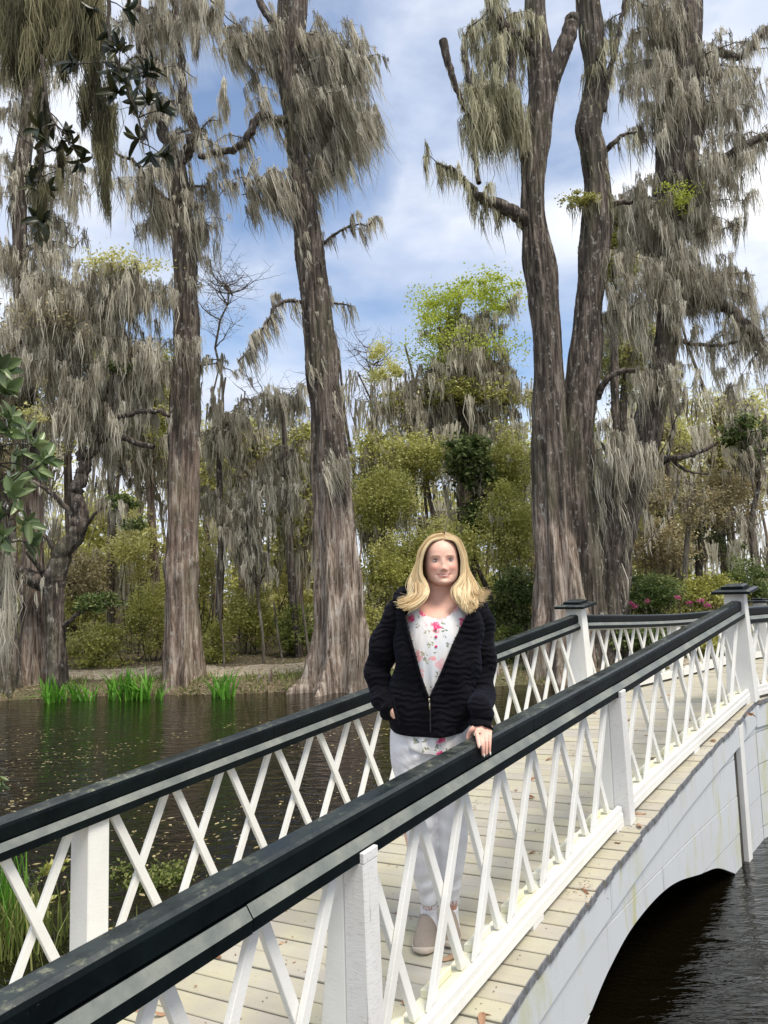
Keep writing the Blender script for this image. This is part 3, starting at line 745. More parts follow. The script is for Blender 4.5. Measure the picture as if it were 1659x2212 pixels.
# straight cypress behind the irises, forking high up
Y = 17.0
t = tree('cypress_tree', 398, 1500, Y, 'tall straight cypress rising between the iris clumps, forked high up and draped in moss')
tr, _ = trunk_mesh('trunk', [(398, 1505, 108), (398, 1470, 82), (396, 1400, 70), (392, 1300, 64), (391, 1230, 70), (393, 1190, 66), (396, 1100, 64), (397, 1000, 66), (397, 930, 68), (400, 850, 64), (404, 760, 58), (402, 680, 54), (400, 600, 50), (397, 520, 50), (392, 450, 42), (388, 400, 40), (382, 350, 34)], Y, MT['bark'], t, 28, .10, .28)
cr = Crown()
lf = cr.limb([at(384, 365, Y), at(372, 330, Y), at(352, 280, Y), at(335, 220, Y+.2), at(318, 130, Y+.4), at(300, 20, Y+.5), at(292, -80, Y+.5)], .19, .10, 9)
rt_ = cr.limb([at(388, 350, Y), at(408, 325, Y), at(420, 285, Y-.1), at(408, 245, Y-.1), at(392, 215, Y-.2), at(388, 130, Y-.2), at(380, 20, Y-.2), at(378, -80, Y)], .16, .08, 9)
lb = cr.limb([at(372, 445, Y), at(345, 420, Y-.3), at(318, 388, Y-.5), at(290, 350, Y-.7), at(250, 330, Y-.9)], .10, .03, 7)
for q, m_ in ((lf, (.15, .3, 1.0, .16)), (rt_, (.16, .3, .9, .14)), (lb, (.07, .7, 2.1, .16))): cr.hang(q, *m_)
cr.spread(lf, 16, 1.5, .03, (.13, .4, 1.3, .16)); cr.spread(rt_, 16, 1.4, .03, (.13, .4, 1.3, .16)); cr.spread(lb, 9, .9, .02, (.12, .5, 1.6, .15))
st = tr[-len(tr)//2:]
c, r_ = px_blob(480, 470, 90, 110, Y); cr.fill(st, c, r_, 7, .045, (.12, .5, 1.6, .16), (4, .8))
c, r_ = px_blob(300, 470, 60, 130, Y); cr.fill(st, c, r_, 5, .045, (.13, .5, 1.5, .16), (4, .8))
c, r_ = px_blob(440, 640, 45, 90, Y); cr.fill(tr, c, r_, 4, .03, (.14, .4, 1.2, .13), (2, .5))
c, r_ = px_blob(470, 790, 80, 35, Y-.2); cr.fill(tr, c, r_, 4, .035, (.12, .25, .8, .12), (3, .5))
c, r_ = px_blob(400, 80, 150, 110, Y+.2); cr.fill(np.vstack([lf, rt_]), c, r_, 9, .045, (.13, .5, 1.7, .17), (4, .9))
c, r_ = px_blob(370, 790, 60, 50, Y-.1); cr.fill(tr, c, r_, 6, .02, (.10, .4, 1.2, .12), (2, .3))
cr.skin_hang(tr, np.full(len(tr), .30), 150, .25, 1.1, .42, 1.); cr.build(t, wind=(.13, .04), strands=30)

# the second cypress, leaning left as it rises
Y = 16.6
t = tree('cypress_tree', 735, 1500, Y, 'leaning cypress with broad fluted pale base, long moss swept out on its right side')
tr, _ = trunk_mesh('trunk', [(728, 1505, 165), (732, 1470, 132), (735, 1400, 112), (733, 1330, 102), (729, 1250, 94), (722, 1170, 88), (718, 1080, 82), (712, 1000, 78), (708, 930, 70), (704, 880, 66), (697, 800, 68), (690, 720, 66), (682, 640, 62), (672, 560, 60), (662, 480, 58), (652, 400, 50), (643, 320, 46), (633, 240, 46), (628, 170, 56), (628, 100, 66), (632, 20, 66), (636, -90, 62)], Y, MT['bark_pale'], t, 36, .12, .34, lobes=8)
cr = Crown()
arch = cr.limb([at(628, 258, Y), at(600, 262, Y-.2), at(568, 250, Y-.4), at(548, 268, Y-.5), at(535, 300, Y-.5), at(510, 322, Y-.4), at(470, 328, Y-.3), at(432, 338, Y-.1)], .13, .07, 9)
b1 = cr.limb([at(640, 405, Y), at(600, 398, Y-.3), at(560, 396, Y-.5), at(525, 398, Y-.6)], .06, .02, 6)
b2 = cr.limb([at(650, 172, Y), at(690, 160, Y-.2), at(720, 143, Y-.3), at(760, 135, Y-.4), at(800, 130, Y-.4)], .07, .015, 6)
b3 = cr.limb([at(700, 525, Y), at(735, 498, Y-.2), at(770, 486, Y-.3), at(802, 486, Y-.3)], .045, .012, 6)
b4 = cr.limb([at(665, 655, Y), at(630, 650, Y-.2), at(595, 662, Y-.3), at(575, 700, Y-.35), at(545, 745, Y-.4), at(512, 780, Y-.4)], .06, .015, 6)
b5 = cr.limb([at(722, 655, Y), at(745, 658, Y-.1), at(765, 662, Y-.2)], .03, .012, 5)
b6 = cr.limb([at(655, 230, Y), at(700, 235, Y-.3), at(750, 262, Y-.4), at(780, 282, Y-.5)], .05, .012, 6)
b7 = cr.limb([at(608, 90, Y), at(560, 75, Y-.3), at(520, 85, Y-.4), at(485, 70, Y-.5)], .06, .02, 6)
b8 = cr.limb([at(610, 130, Y), at(565, 100, Y-.2), at(530, 100, Y-.3), at(490, 100, Y-.3)], .05, .015, 6)
b9 = cr.limb([at(600, 60, Y), at(570, 20, Y), at(550, -30, Y)], .12, .08, 7)
for q, m_ in ((arch, (.09, .3, 1.2, .14)), (b1, (.07, .5, 1.8, .13)), (b2, (.07, .5, 1.9, .13)), (b3, (.09, .3, 1.0, .10)), (b4, (.06, .5, 1.6, .12)), (b5, (.07, .6, 1.5, .08)), (b6, (.07, .5, 1.8, .13)), (b7, (.08, .4, 1.3, .13)), (b8, (.08, .4, 1.2, .13))): cr.hang(q, *m_)
for q in (arch, b1, b2, b6, b7, b8): cr.spread(q, 8, .8, .016, (.12, .4, 1.5, .12), .2)
cr.spread(b3, 4, .5, .012, (.1, .3, .8, .08)); cr.spread(b4, 6, .5, .012, (.1, .4, 1.1, .1))
up_ = tr[-len(tr)//3:]
c, r_ = px_blob(775, 215, 85, 130, Y); cr.fill(up_, c, r_, 24, .045, (.105, .5, 2.0, .14), (5, .8), rise=.12)
c, r_ = px_blob(715, 100, 60, 90, Y); cr.fill(up_, c, r_, 9, .03, (.12, .5, 1.5, .13), (4, .6), rise=.12)
c, r_ = px_blob(540, 130, 55, 90, Y); cr.fill(up_, c, r_, 8, .035, (.12, .5, 1.5, .13), (4, .6))
c, r_ = px_blob(725, 360, 50, 80, Y); cr.fill(tr[len(tr)//2:], c, r_, 6, .03, (.12, .4, 1.5, .12), (3, .6), rise=.12)
c, r_ = px_blob(560, 430, 60, 50, Y-.3); cr.fill(tr[len(tr)//2:], c, r_, 6, .03, (.11, .5, 1.6, .14), (4, .6))
c, r_ = px_blob(705, 850, 50, 60, Y-.4); cr.fill(tr[:len(tr)*2//3], c, r_, 4, .012, (.12, .3, .9, .08), (2, .4))
c, r_ = px_blob(710, 1005, 45, 28, Y-.6); cr.fill(tr[:len(tr)//2+6], c, r_, 10, .012, (.08, .5, 1.3, .12), (2, .3))
cr.skin_hang(tr, catmull(np.zeros((1,3)).repeat(2,0),1)[:,0] if False else np.full(len(tr), .33), 150, .25, .9, .35, 1.); cr.build(t, wind=(.27, .06), strands=30)

# twin cypress on the right with a second pair of stems
Y = 17.0
t = tree('cypress_tree', 1210, 1490, Y, 'large cypress with two tall stems parting from one pale fluted base right of the person')
tr, _ = trunk_mesh('trunk', [(1222, 1505, 150), (1215, 1440, 126), (1209, 1340, 104), (1205, 1250, 90), (1196, 1150, 80), (1190, 1050, 74), (1187, 980, 74), (1186, 900, 70), (1186, 850, 66), (1186, 780, 62), (1180, 700, 60), (1174, 640, 64), (1166, 570, 72), (1156, 500, 52), (1151, 440, 50), (1152, 380, 52), (1158, 320, 58), (1166, 260, 60), (1172, 190, 62), (1166, 120, 52), (1158, 50, 48), (1155, -80, 44)], Y, MT['bark_pale'], t, 32, .11, .30, lobes=8)
tr2, _ = trunk_mesh('trunk', [(1258, 1505, 130), (1252, 1400, 112), (1246, 1300, 100), (1240, 1180, 92), (1236, 1060, 84), (1238, 960, 80), (1248, 880, 74), (1262, 800, 68), (1268, 730, 62), (1272, 660, 56), (1280, 590, 58), (1286, 520, 62), (1291, 450, 60), (1290, 390, 52), (1282, 330, 54), (1272, 285, 56), (1277, 240, 50), (1286, 180, 44), (1284, 120, 50), (1276, 60, 54), (1270, 0, 54), (1266, -80, 50)], Y+.45, MT['bark_dark'], t, 28, .12, .2)
cr = Crown()
stub = cr.limb([at(1178, 205, Y), at(1198, 150, Y-.1), at(1218, 100, Y-.2), at(1232, 66, Y-.2), at(1236, 42, Y-.2)], .27, .17, 12)
l1 = cr.limb([at(1160, 120, Y), at(1130, 92, Y-.2), at(1100, 72, Y-.3), at(1082, 50, Y-.4), at(1050, -20, Y-.4)], .22, .12, 9)
l2 = cr.limb([at(1140, 350, Y), at(1126, 290, Y-.2), at(1113, 235, Y-.3), at(1104, 180, Y-.3), at(1103, 100, Y-.3)], .18, .09, 9)
l3 = cr.limb([at(1138, 482, Y), at(1110, 458, Y-.3), at(1070, 440, Y-.5), at(1040, 432, Y-.6), at(1022, 412, Y-.7), at(998, 388, Y-.8), at(972, 366, Y-.9), at(940, 360, Y-.9)], .20, .035, 10)
l4 = cr.limb([at(1128, 316, Y), at(1105, 295, Y-.3), at(1080, 278, Y-.4), at(1060, 272, Y-.5)], .07, .02, 6)
l5 = cr.limb([at(1062, 190, Y-.4), at(1080, 190, Y-.4), at(1110, 205, Y-.4)], .04, .02, 5)
l6 = cr.limb([at(1000, 110, Y-.6), at(1012, 160, Y-.6), at(1022, 240, Y-.6), at(1026, 320, Y-.6), at(1030, 400, Y-.7)], .05, .06, 7)
l7 = cr.limb([at(957, 88, Y-.8), at(972, 150, Y-.8), at(990, 200, Y-.7), at(1010, 250, Y-.7)], .11, .05, 7)
r1 = cr.limb([at(1302, 330, Y+.4), at(1325, 310, Y+.2), at(1345, 292, Y+.1), at(1374, 284, Y)], .09, .03, 7)
r2 = cr.limb([at(1318, 445, Y+.4), at(1335, 438, Y+.2), at(1365, 437, Y)], .09, .05, 7)
r3 = cr.limb([at(1290, 860, Y+.4), at(1305, 828, Y+.1), at(1330, 806, Y), at(1372, 798, Y-.1)], .10, .06, 8)
r4 = cr.limb([at(1305, 240, Y+.4), at(1318, 150, Y+.2), at(1340, 60, Y), at(1355, -40, Y)], .08, .05, 7)
for q, m_ in ((l1, (.09, .6, 1.8, .15)), (l2, (.15, .4, 1.1, .10)), (l3, (.08, .4, 1.3, .13)), (l4, (.07, .8, 2.2, .12)), (l5, (.08, .6, 1.5, .12)), (l6, (.13, .3, 1.0, .12)), (l7, (.14, .3, .8, .10)), (stub, (.3, .4, 1.4, .05)), (r1, (.12, .5, 1.2, .08)), (r4, (.13, .5, 1.3, .10))): cr.hang(q, *m_)
cr.spread(l3, 9, .7, .015, (.11, .5, 1.4, .10)); cr.spread(l1, 10, .9, .02, (.11, .6, 1.8, .14)); cr.spread(l4, 6, .6, .012, (.11, .6, 1.8, .1)); cr.spread(r4, 7, .9, .02, (.12, .5, 1.4, .12))
c, r_ = px_blob(1045, 120, 70, 120, Y-.3); cr.fill(l1, c, r_, 10, .03, (.11, .6, 1.8, .14), (4, .6))
c, r_ = px_blob(1025, 235, 75, 95, Y-.5); cr.fill(np.vstack([l7, l2]), c, r_, 14, .03, (.095, .6, 2.0, .14), (4, .6))
c, r_ = px_blob(1255, 440, 50, 20, Y); cr.fill(r2[:3], c, r_, 4, .02, (.09, .5, 1.3, .12), (3, .4))
c, r_ = px_blob(1140, 60, 40, 60, Y); cr.fill(l1[:4], c, r_, 4, .03, (.13, .6, 1.6, .14), (3, .5))
cr.skin_hang(tr2, np.full(len(tr2), .26), 90, .25, .9, .5, 1.); cr.build(t, wind=(.05, .02), strands=30, moss='moss_green')
P, k = blob_pts(*px_blob(1255, 430, 50, 16, Y), 900); V, F, A = leaf_cloud(P, .07); link('leaves', mesh('leaves', V, F, A), MT['olive'], t, kind='stuff')

# dark stem leaning right with the heavy moss
Y = 17.9
t = tree('cypress_tree', 1296, 1480, Y, 'dark wet cypress leaning right behind the twin stems, hung with thick curtains of grey moss')
tr, _ = trunk_mesh('trunk', [(1290, 1500, 140), (1295, 1400, 112), (1302, 1300, 96), (1312, 1200, 92), (1335, 1110, 92), (1362, 1030, 86), (1388, 960, 72), (1408, 890, 62), (1424, 820, 56), (1440, 740, 50), (1448, 650, 50), (1450, 560, 56), (1450, 480, 66), (1456, 400, 84), (1466, 320, 92), (1474, 250, 88), (1480, 170, 72), (1484, 80, 62), (1486, -80, 58)], Y, MT['bark_dark'], t, 28, .13, .2)
cr = Crown()
g1 = cr.limb([at(1412, 1005, Y), at(1440, 994, Y-.3), at(1480, 985, Y-.5), at(1520, 972, Y-.6), at(1552, 955, Y-.7)], .11, .035, 8)
g2 = cr.limb([at(1450, 990, Y-.3), at(1470, 1010, Y-.4), at(1495, 1020, Y-.5), at(1530, 1025, Y-.5)], .06, .02, 6)
g3 = cr.limb([at(1440, 700, Y), at(1480, 740, Y-.2), at(1540, 745, Y-.4), at(1600, 738, Y-.5), at(1640, 745, Y-.5)], .06, .03, 7)
g4 = cr.limb([at(1452, 660, Y), at(1500, 645, Y-.2), at(1560, 660, Y-.3), at(1605, 700, Y-.4), at(1655, 760, Y-.4)], .13, .16, 9)
g5 = cr.limb([at(1470, 340, Y), at(1520, 375, Y-.2), at(1570, 340, Y-.3), at(1620, 310, Y-.4), at(1670, 290, Y-.4)], .13, .10, 9)
g6 = cr.limb([at(1486, 150, Y), at(1540, 110, Y-.2), at(1600, 120, Y-.3), at(1660, 60, Y-.4)], .13, .09, 8)
g7 = cr.limb([at(1345, 1100, Y), at(1330, 1010, Y-.6), at(1300, 960, Y-.8), at(1290, 930, Y-.8)], .05, .02, 6)
g8 = cr.limb([at(1430, 800, Y), at(1400, 740, Y-.5), at(1380, 690, Y-.8), at(1345, 650, Y-.9)], .06, .02, 6)
for q in (g3, g4, g5, g6, g8): cr.hang(q, .08, .5, 1.7, .15); cr.spread(q, 10, 1.0, .02, (.12, .5, 1.5, .14))
cr.spread(g1, 6, .6, .015, None, rec=1)
c, r_ = px_blob(1330, 940, 60, 60, Y-.7); cr.fill(tr[4:16], c, r_, 9, .02, (.09, .8, 2.1, .13), (4, .4))
c, r_ = px_blob(1400, 820, 55, 90, Y-.6); cr.fill(tr, c, r_, 8, .02, (.11, .6, 1.7, .13), (3, .5))
for (x, y, rx, ry, n) in ((1400, 160, 90, 150, 20), (1560, 170, 110, 140, 20), (1390, 420, 70, 110, 13), (1560, 420, 100, 110, 17), (1400, 600, 60, 90, 10), (1560, 600, 100, 60, 12), (1420, 20, 200, 60, 14)):
    c, r_ = px_blob(x, y, rx, ry, Y-.3); cr.fill(tr[len(tr)//2:], c, r_, n, .035, (.115, .5, 1.8, .16), (4, .8), rise=.1)
c, r_ = px_blob(1480, 850, 110, 60, Y-.2); cr.fill(tr[8:22], c, r_, 5, .025, (.16, .3, 1.0, .10), (3, .7))
cr.build(t, wind=(.05, .0), strands=28)
P, k = blob_pts(*px_blob(1460, 430, 55, 40, Y-.6), 900); V, F, A = leaf_cloud(P, .06); link('leaves', mesh('leaves', V, F, A), MT['lime'], t, kind='stuff')

# crooked dark oak on the left bank
Y = 16.7
t = tree('live_oak_tree', 124, 1480, Y, 'crooked dark oak on the left bank, forking low into two thick limbs', 'tree')
tr, _ = trunk_mesh('trunk', [(127, 1500, 48), (124, 1450, 40), (121, 1390, 38), (119, 1330, 36), (117, 1275, 42), (118, 1240, 50)], Y, MT['bark_dark'], t, 18, .05, .1, lobes=5)
cr = Crown()
o1 = cr.limb([at(116, 1262, Y), at(98, 1262, Y), at(75, 1252, Y-.1), at(48, 1240, Y-.2), at(20, 1226, Y-.3), at(-20, 1230, Y-.3)], .20, .16, 12)
o2 = cr.limb([at(118, 1250, Y), at(130, 1205, Y), at(148, 1175, Y), at(168, 1148, Y), at(172, 1110, Y), at(164, 1066, Y), at(176, 1030, Y), at(182, 1000, Y), at(176, 975, Y)], .24, .13, 14)
o3 = cr.limb([at(180, 990, Y), at(205, 972, Y), at(217, 940, Y), at(222, 900, Y), at(232, 850, Y), at(250, 790, Y), at(246, 700, Y), at(255, 620, Y)], .13, .05, 10)
o4 = cr.limb([at(176, 985, Y), at(178, 940, Y), at(172, 900, Y), at(182, 850, Y), at(160, 780, Y), at(150, 700, Y)], .10, .04, 9)
o5 = cr.limb([at(158, 1112, Y), at(127, 1082, Y-.2), at(92, 1052, Y-.4), at(56, 1037, Y-.6), at(10, 1020, Y-.8)], .07, .03, 8)
o6 = cr.limb([at(128, 1205, Y), at(106, 1168, Y-.2), at(88, 1148, Y-.3), at(66, 1100, Y-.4)], .07, .03, 8)
o7 = cr.limb([at(100, 1244, Y), at(74, 1212, Y-.3), at(58, 1192, Y-.5)], .07, .05, 8)
o8 = cr.limb([at(138, 1352, Y), at(152, 1340, Y-.2), at(168, 1326, Y-.3), at(200, 1310, Y-.4), at(232, 1300, Y-.5)], .07, .02, 8)
o9 = cr.limb([at(218, 900, Y), at(255, 902, Y-.2), at(300, 890, Y-.3), at(340, 888, Y-.4), at(372, 899, Y-.4)], .07, .05, 8)
oa = cr.limb([at(214, 955, Y), at(245, 940, Y-.2), at(290, 955, Y-.2), at(332, 966, Y-.2)], .09, .06, 8)
ob = cr.limb([at(176, 1150, Y), at(205, 1110, Y-.3), at(240, 1090, Y-.5), at(262, 1105, Y-.6)], .05, .02, 7)
for q in (o3, o4): cr.hang(q, .10, .5, 1.5, .14); cr.spread(q, 12, 1.1, .025, (.12, .5, 1.4, .15))
cr.hang(o9, .12, .4, 1.2, .08); cr.hang(o5, .2, .3, .9, .07); cr.hang(oa, .14, .4, 1.3, .08); cr.hang(o1, .2, .3, .9, .06)
cr.spread(o1, 6, .7, .015, (.2, .3, .8, .06)); cr.spread(ob, 4, .5, .01, (.12, .4, .9, .08))
for (x, y, rx, ry, n) in ((80, 760, 95, 110, 17), (230, 640, 95, 80, 18), (300, 780, 70, 80, 13), (60, 620, 80, 70, 12), (150, 900, 90, 60, 10), (300, 640, 55, 80, 9)):
    c, r_ = px_blob(x, y, rx, ry, Y-.2); cr.fill(np.vstack([o3, o4]), c, r_, n, .03, (.115, .5, 1.5, .15), (4, .8), rise=.15)
cr.build(t, mat='bark_dark', wind=(.04, .0), strands=28, moss='moss')
for (x, y, rx, ry, n, mt) in ((255, 795, 42, 14, 900, 'deep'), (215, 1300, 55, 26, 1600, 'deep'), (262, 1090, 36, 26, 900, 'deep'), (290, 1130, 30, 20, 500, 'deep'), (250, 580, 120, 30, 1600, 'yellow'), (120, 700, 120, 90, 1200, 'brush'), (70, 900, 60, 40, 500, 'yellow')):
    P, k = blob_pts(*px_blob(x, y, rx, ry, Y-.4), n); V, F, A = leaf_cloud(P, .075); link('leaves', mesh('leaves', V, F, A), MT[mt], t, kind='stuff')

Y = 17.2
t = tree('cypress_tree', 76, 1495, Y, 'cypress with flared grey base just left of the crooked oak')
tr, _ = trunk_mesh('trunk', [(76, 1505, 88), (76, 1470, 70), (74, 1400, 56), (73, 1300, 48), (72, 1200, 42), (72, 1080, 36), (66, 950, 32), (56, 820, 30), (48, 700, 30), (45, 600, 30), (44, 520, 30), (40, 450, 34), (46, 370, 36), (58, 280, 34), (66, 180, 30), (70, 60, 28), (72, -80, 26)], Y, MT['bark'], t, 22, .10, .25)
cr = Crown()
for (x, y, rx, ry, n) in ((60, 420, 70, 70, 9), (130, 520, 60, 60, 7), (40, 570, 50, 50, 7), (60, 200, 90, 120, 12), (190, 400, 50, 100, 5)):
    c, r_ = px_blob(x, y, rx, ry, Y); cr.fill(tr[len(tr)//3:], c, r_, n, .03, (.14, .4, 1.5, .13), (4, .8))
cr.build(t, wind=(.05, 0), strands=24)
Y = 16.7
t = tree('cypress_tree', 18, 1490, Y, 'dark stringy trunk at the left edge of the picture beside the flared cypress')
tr, _ = trunk_mesh('trunk', [(17, 1505, 66), (17, 1460, 54), (15, 1380, 44), (12, 1300, 38), (4, 1200, 34), (-10, 1050, 30), (-30, 850, 28), (-40, 500, 26), (-30, 200, 24)], Y, MT['bark_dark'], t, 20, .12, .2)
cr = Crown(); cr.hang(tr[6:30], .10, .4, 1.2, .22)
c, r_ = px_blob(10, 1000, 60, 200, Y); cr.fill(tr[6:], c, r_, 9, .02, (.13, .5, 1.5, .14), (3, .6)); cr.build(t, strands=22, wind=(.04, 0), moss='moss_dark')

# ------------------------------------------------------------------ slimmer trees in the wood behind
def slim(pts, Y, label, mat='twig', blobs=(), moss=(.14, .4, 1.3, .13), leaves=(), ns=10, name='young_tree', group=None, extra=(), strands=20, width=.024, mm='moss', wind=(.03, 0), cat='tree'):
    t = tree(name, pts[0][0], pts[0][1], Y, label, cat, group)
    P, r = px_path(pts, Y); z0 = float(ground_z(P[:1, 0], P[:1, 1])[0])-.1
    if P[0][2] > z0: P = np.vstack([[P[0][0], P[0][1], z0], P]); r = np.concatenate([[r[0]*1.1], r])
    Q = catmull(P, 6); rr = catmull(np.stack([r, r*0, r*0], -1), 6)[:, 0]
    V, F = tube(Q, rr, ns, lambda u, a: 1+.06*np.sin(3*a+u*20)+.05*np.sin(u*60)); link('trunk', mesh('trunk', V, F), MT[mat] if isinstance(mat, str) else mat, t, smooth=True)
    cr = Crown()
    for e in extra:
        EP, er = px_path(e, Y); L_ = cr.limb(EP, er[0], er[-1], 6); 
        if moss: cr.hang(L_, *moss)
        cr.spread(L_, 3, .6, .012, moss, .3)
    for (x, y, rx, ry, n) in blobs:
        c, r_ = px_blob(x, y, rx, ry, Y); cr.fill(Q[len(Q)//2:], c, r_, n, .03, moss, (4, .8), rise=.12)
    cr.build(t, strands=strands, width=width, moss=mm, wind=wind)
    for (x, y, rx, ry, n, mt, sz) in leaves:
        P, k = blob_pts(*px_blob(x, y, rx, ry, Y), n, lumps=max(6, n//350)); V, F, A = leaf_cloud(P, sz); link('leaves', mesh('leaves', V, F, A), MT[mt], t, kind='stuff')
    return t
slim([(240, 1440, 16), (240, 1220, 18), (241, 1100, 17), (238, 950, 15), (232, 820, 12)], 23, 'slim grey trunk standing between the crooked oak and the straight cypress', blobs=((250, 900, 50, 120, 6), (300, 1040, 45, 60, 5)))
slim([(472, 1400, 15), (474, 1280, 15), (478, 1150, 14), (474, 1040, 13), (470, 940, 10)], 21, 'dark slim trunk hung with moss right of the straight cypress', 'bark_dark', blobs=((480, 960, 55, 70, 10), (460, 1080, 40, 70, 7), (500, 870, 60, 40, 7)), extra=([(474, 1130, 6), (500, 1080, 5), (520, 1030, 3)],))
slim([(485, 1460, 5), (483, 1400, 5), (476, 1340, 5), (470, 1270, 5), (466, 1210, 4)], 18.6, 'thin sapling stem rising behind the small iris clump', moss=None)
slim([(571, 1462, 6), (567, 1370, 6), (558, 1300, 6), (556, 1265, 7)], 18.8, 'thin Y-shaped sapling with two mossy arms between the two middle cypresses', moss=(.1, .4, 1.2, .1), extra=([(556, 1268, 5), (540, 1245, 5), (520, 1200, 4), (512, 1150, 3)], [(556, 1268, 5), (572, 1235, 5), (580, 1180, 4), (575, 1110, 3)]), blobs=((560, 1040, 60, 70, 9),))
slim([(650, 1440, 18), (640, 1360, 16), (632, 1280, 17), (626, 1180, 16), (622, 1080, 14), (615, 960, 12), (610, 880, 8)], 20.5, 'leaning mossy trunk just left of the broad fluted cypress', 'bark_dark', blobs=((600, 1000, 55, 80, 11), (640, 1080, 40, 80, 6), (600, 880, 70, 40, 9)))
slim([(676, 1455, 6), (664, 1390, 6), (655, 1320, 5), (650, 1270, 4)], 19, 'thin crooked sapling leaning against the broad fluted cypress', moss=None)
slim([(612, 1440, 5), (600, 1370, 5), (592, 1300, 4)], 20, 'thin bare stem between the Y-shaped sapling and the leaning mossy trunk', moss=None)
slim([(1024, 1330, 13), (1024, 1240, 12), (1022, 1130, 11), (1020, 1030, 9), (1018, 960, 6)], 22, 'broadleaf evergreen with dark glossy crown right above the person', 'bark_dark', moss=(.25, .3, .9, .1), blobs=((1020, 1040, 70, 60, 6),), leaves=((1020, 1000, 70, 65, 5200, 'deep', .15), (1040, 1130, 60, 60, 2600, 'deep', .14)), name='evergreen_tree')
slim([(1075, 1380, 15), (1066, 1315, 14), (1052, 1271, 12), (1036, 1236, 10), (1020, 1190, 7)], 20, 'dark crooked stem leaning left behind the person\'s shoulder', 'bark_dark', moss=None)
slim([(1480, 1330, 13), (1480, 1230, 12), (1486, 1150, 10), (1500, 1060, 8)], 22, 'slender grey tree right of the dark leaning cypress, with bare brushy twigs', moss=(.3, .2, .6, .07), blobs=((1490, 1080, 60, 60, 9),), leaves=((1490, 1090, 80, 70, 1800, 'brush', .09),))
slim([(1512, 1320, 20), (1510, 1230, 16), (1508, 1160, 13), (1500, 1100, 8)], 27, 'small dark oak spreading level branches in front of the bright gap', 'bark_dark', moss=(.2, .3, .8, .1), extra=([(1510, 1190, 8), (1540, 1160, 6), (1590, 1150, 4), (1640, 1130, 3)], [(1510, 1210, 7), (1560, 1200, 6), (1620, 1215, 4)], [(1508, 1170, 6), (1470, 1150, 5), (1440, 1180, 3)]), leaves=((1540, 1170, 100, 50, 2200, 'deep', .12),))
slim([(1640, 1330, 22), (1636, 1240, 18), (1628, 1180, 15), (1625, 1120, 12), (1640, 1040, 9)], 24, 'dark forked trunk at the right edge above the railing', 'bark_dark', extra=([(1630, 1190, 8), (1600, 1130, 6), (1580, 1090, 4)],), blobs=((1620, 900, 50, 60, 9),), moss=(.13, .4, 1.2, .14), leaves=((1615, 940, 60, 60, 2600, 'deep', .13),))

# the bright green tree in the gap, its upper shoots in new leaf
Y = 26
t = slim([(1010, 1400, 40), (1010, 1250, 36), (1004, 1100, 32), (1000, 960, 28), (1010, 850, 24), (1020, 740, 14)], Y, 'broad tree in new lime green leaf behind the twin cypress, skirts of moss below', 'bark', moss=(.17, .5, 1.9, .26), strands=22, width=.032,
    blobs=((1000, 790, 120, 60, 24), (930, 850, 100, 55, 20), (1080, 800, 60, 110, 14), (880, 900, 70, 40, 11), (1060, 690, 70, 60, 10), (980, 700, 60, 60, 8), (1110, 900, 50, 60, 8), (940, 960, 150, 30, 16)),
    leaves=((1050, 640, 110, 60, 4200, 'lime', .10), (950, 680, 75, 75, 3600, 'lime', .10), (1000, 750, 150, 80, 4200, 'lime', .10), (1000, 860, 150, 50, 6000, 'olive', .12), (830, 790, 45, 60, 2200, 'yellow', .10), (850, 870, 60, 40, 1500, 'olive', .10)), name='spring_tree')
# bare twigs against the sky
for (x, y, Y, s_, lb) in ((600, 900, 30, 85, 'bare fine treetop against the blue sky between the two middle cypresses'), (800, 800, 31, 50, 'bare grey treetop right of the broad fluted cypress'), (480, 640, 25, 60, 'thin flowering twigs right of the straight cypress')):
    t = tree('bare_tree', x, 1400, Y, lb)
    p0 = base_of(x, 1400, Y); cr = Crown(); tp = at(x, y+60, Y)
    Q = cr.limb([p0, (p0+tp)/2+rng.normal(size=3)*.2, tp, at(x+rng.normal()*10, y-30, Y)], .09, .015, 6)
    for _ in range(16):
        i = int(rng.integers(len(Q)*3//5, len(Q))); th = rng.random()*6.28; k_ = s_/FPX*Y
        e = Q[i]+np.array([math.cos(th)*k_*.9, math.sin(th)*k_*.6, k_*(.2+.9*rng.random())])
        T = cr.limb([Q[i], (Q[i]+e)/2-np.array([0, 0, .1]), e], .03, .010, 4); cr.spread(T, 6, 1.0, .012, None, .2, .25, 1)
    cr.build(t, name='trunk')
    P, k = blob_pts(at(x, y+30, Y), np.array([s_/FPX*Y]*3), 350); V, F, A = leaf_cloud(P, .06); link('leaves', mesh('leaves', V, F, A), MT['brush'], t, kind='stuff')

# mossy thicket trees filling the middle distance
mids = [(150, 22, 560, 1000, 'mossy tree with pale new leaves behind the crooked oak', 'yellow', 95), (330, 23, 720, 1080, 'mossy grey-green tree left of the straight cypress, second row', 'olive', 60), (30, 21, 640, 1150, 'heavily mossed tree at the left edge behind the stringy trunk', 'brush', 80), (520, 24, 870, 1180, 'low mossy tree between the two middle cypresses', 'olive', 85),
        (640, 23, 880, 1250, 'moss-curtained tree directly left behind the broad fluted cypress', 'olive', 55), (830, 25, 900, 1180, 'grey-green mossy tree right behind the broad fluted cypress', 'olive', 80), (1090, 24, 900, 1200, 'mossy olive tree just left of the twin cypress', 'olive', 70), (1350, 26, 640, 900, 'mossy tree crown between the twin stems and the dark leaning stem', 'olive', 70),
        (1430, 30, 760, 1080, 'pale leafed tree right of the dark leaning stem', 'yellow', 90), (1580, 28, 800, 1100, 'yellow-green tree towards the right edge behind the mossy limbs', 'yellow', 90), (1330, 24, 430, 640, 'mossy crown showing right of the middle stem', 'moss', 50)]
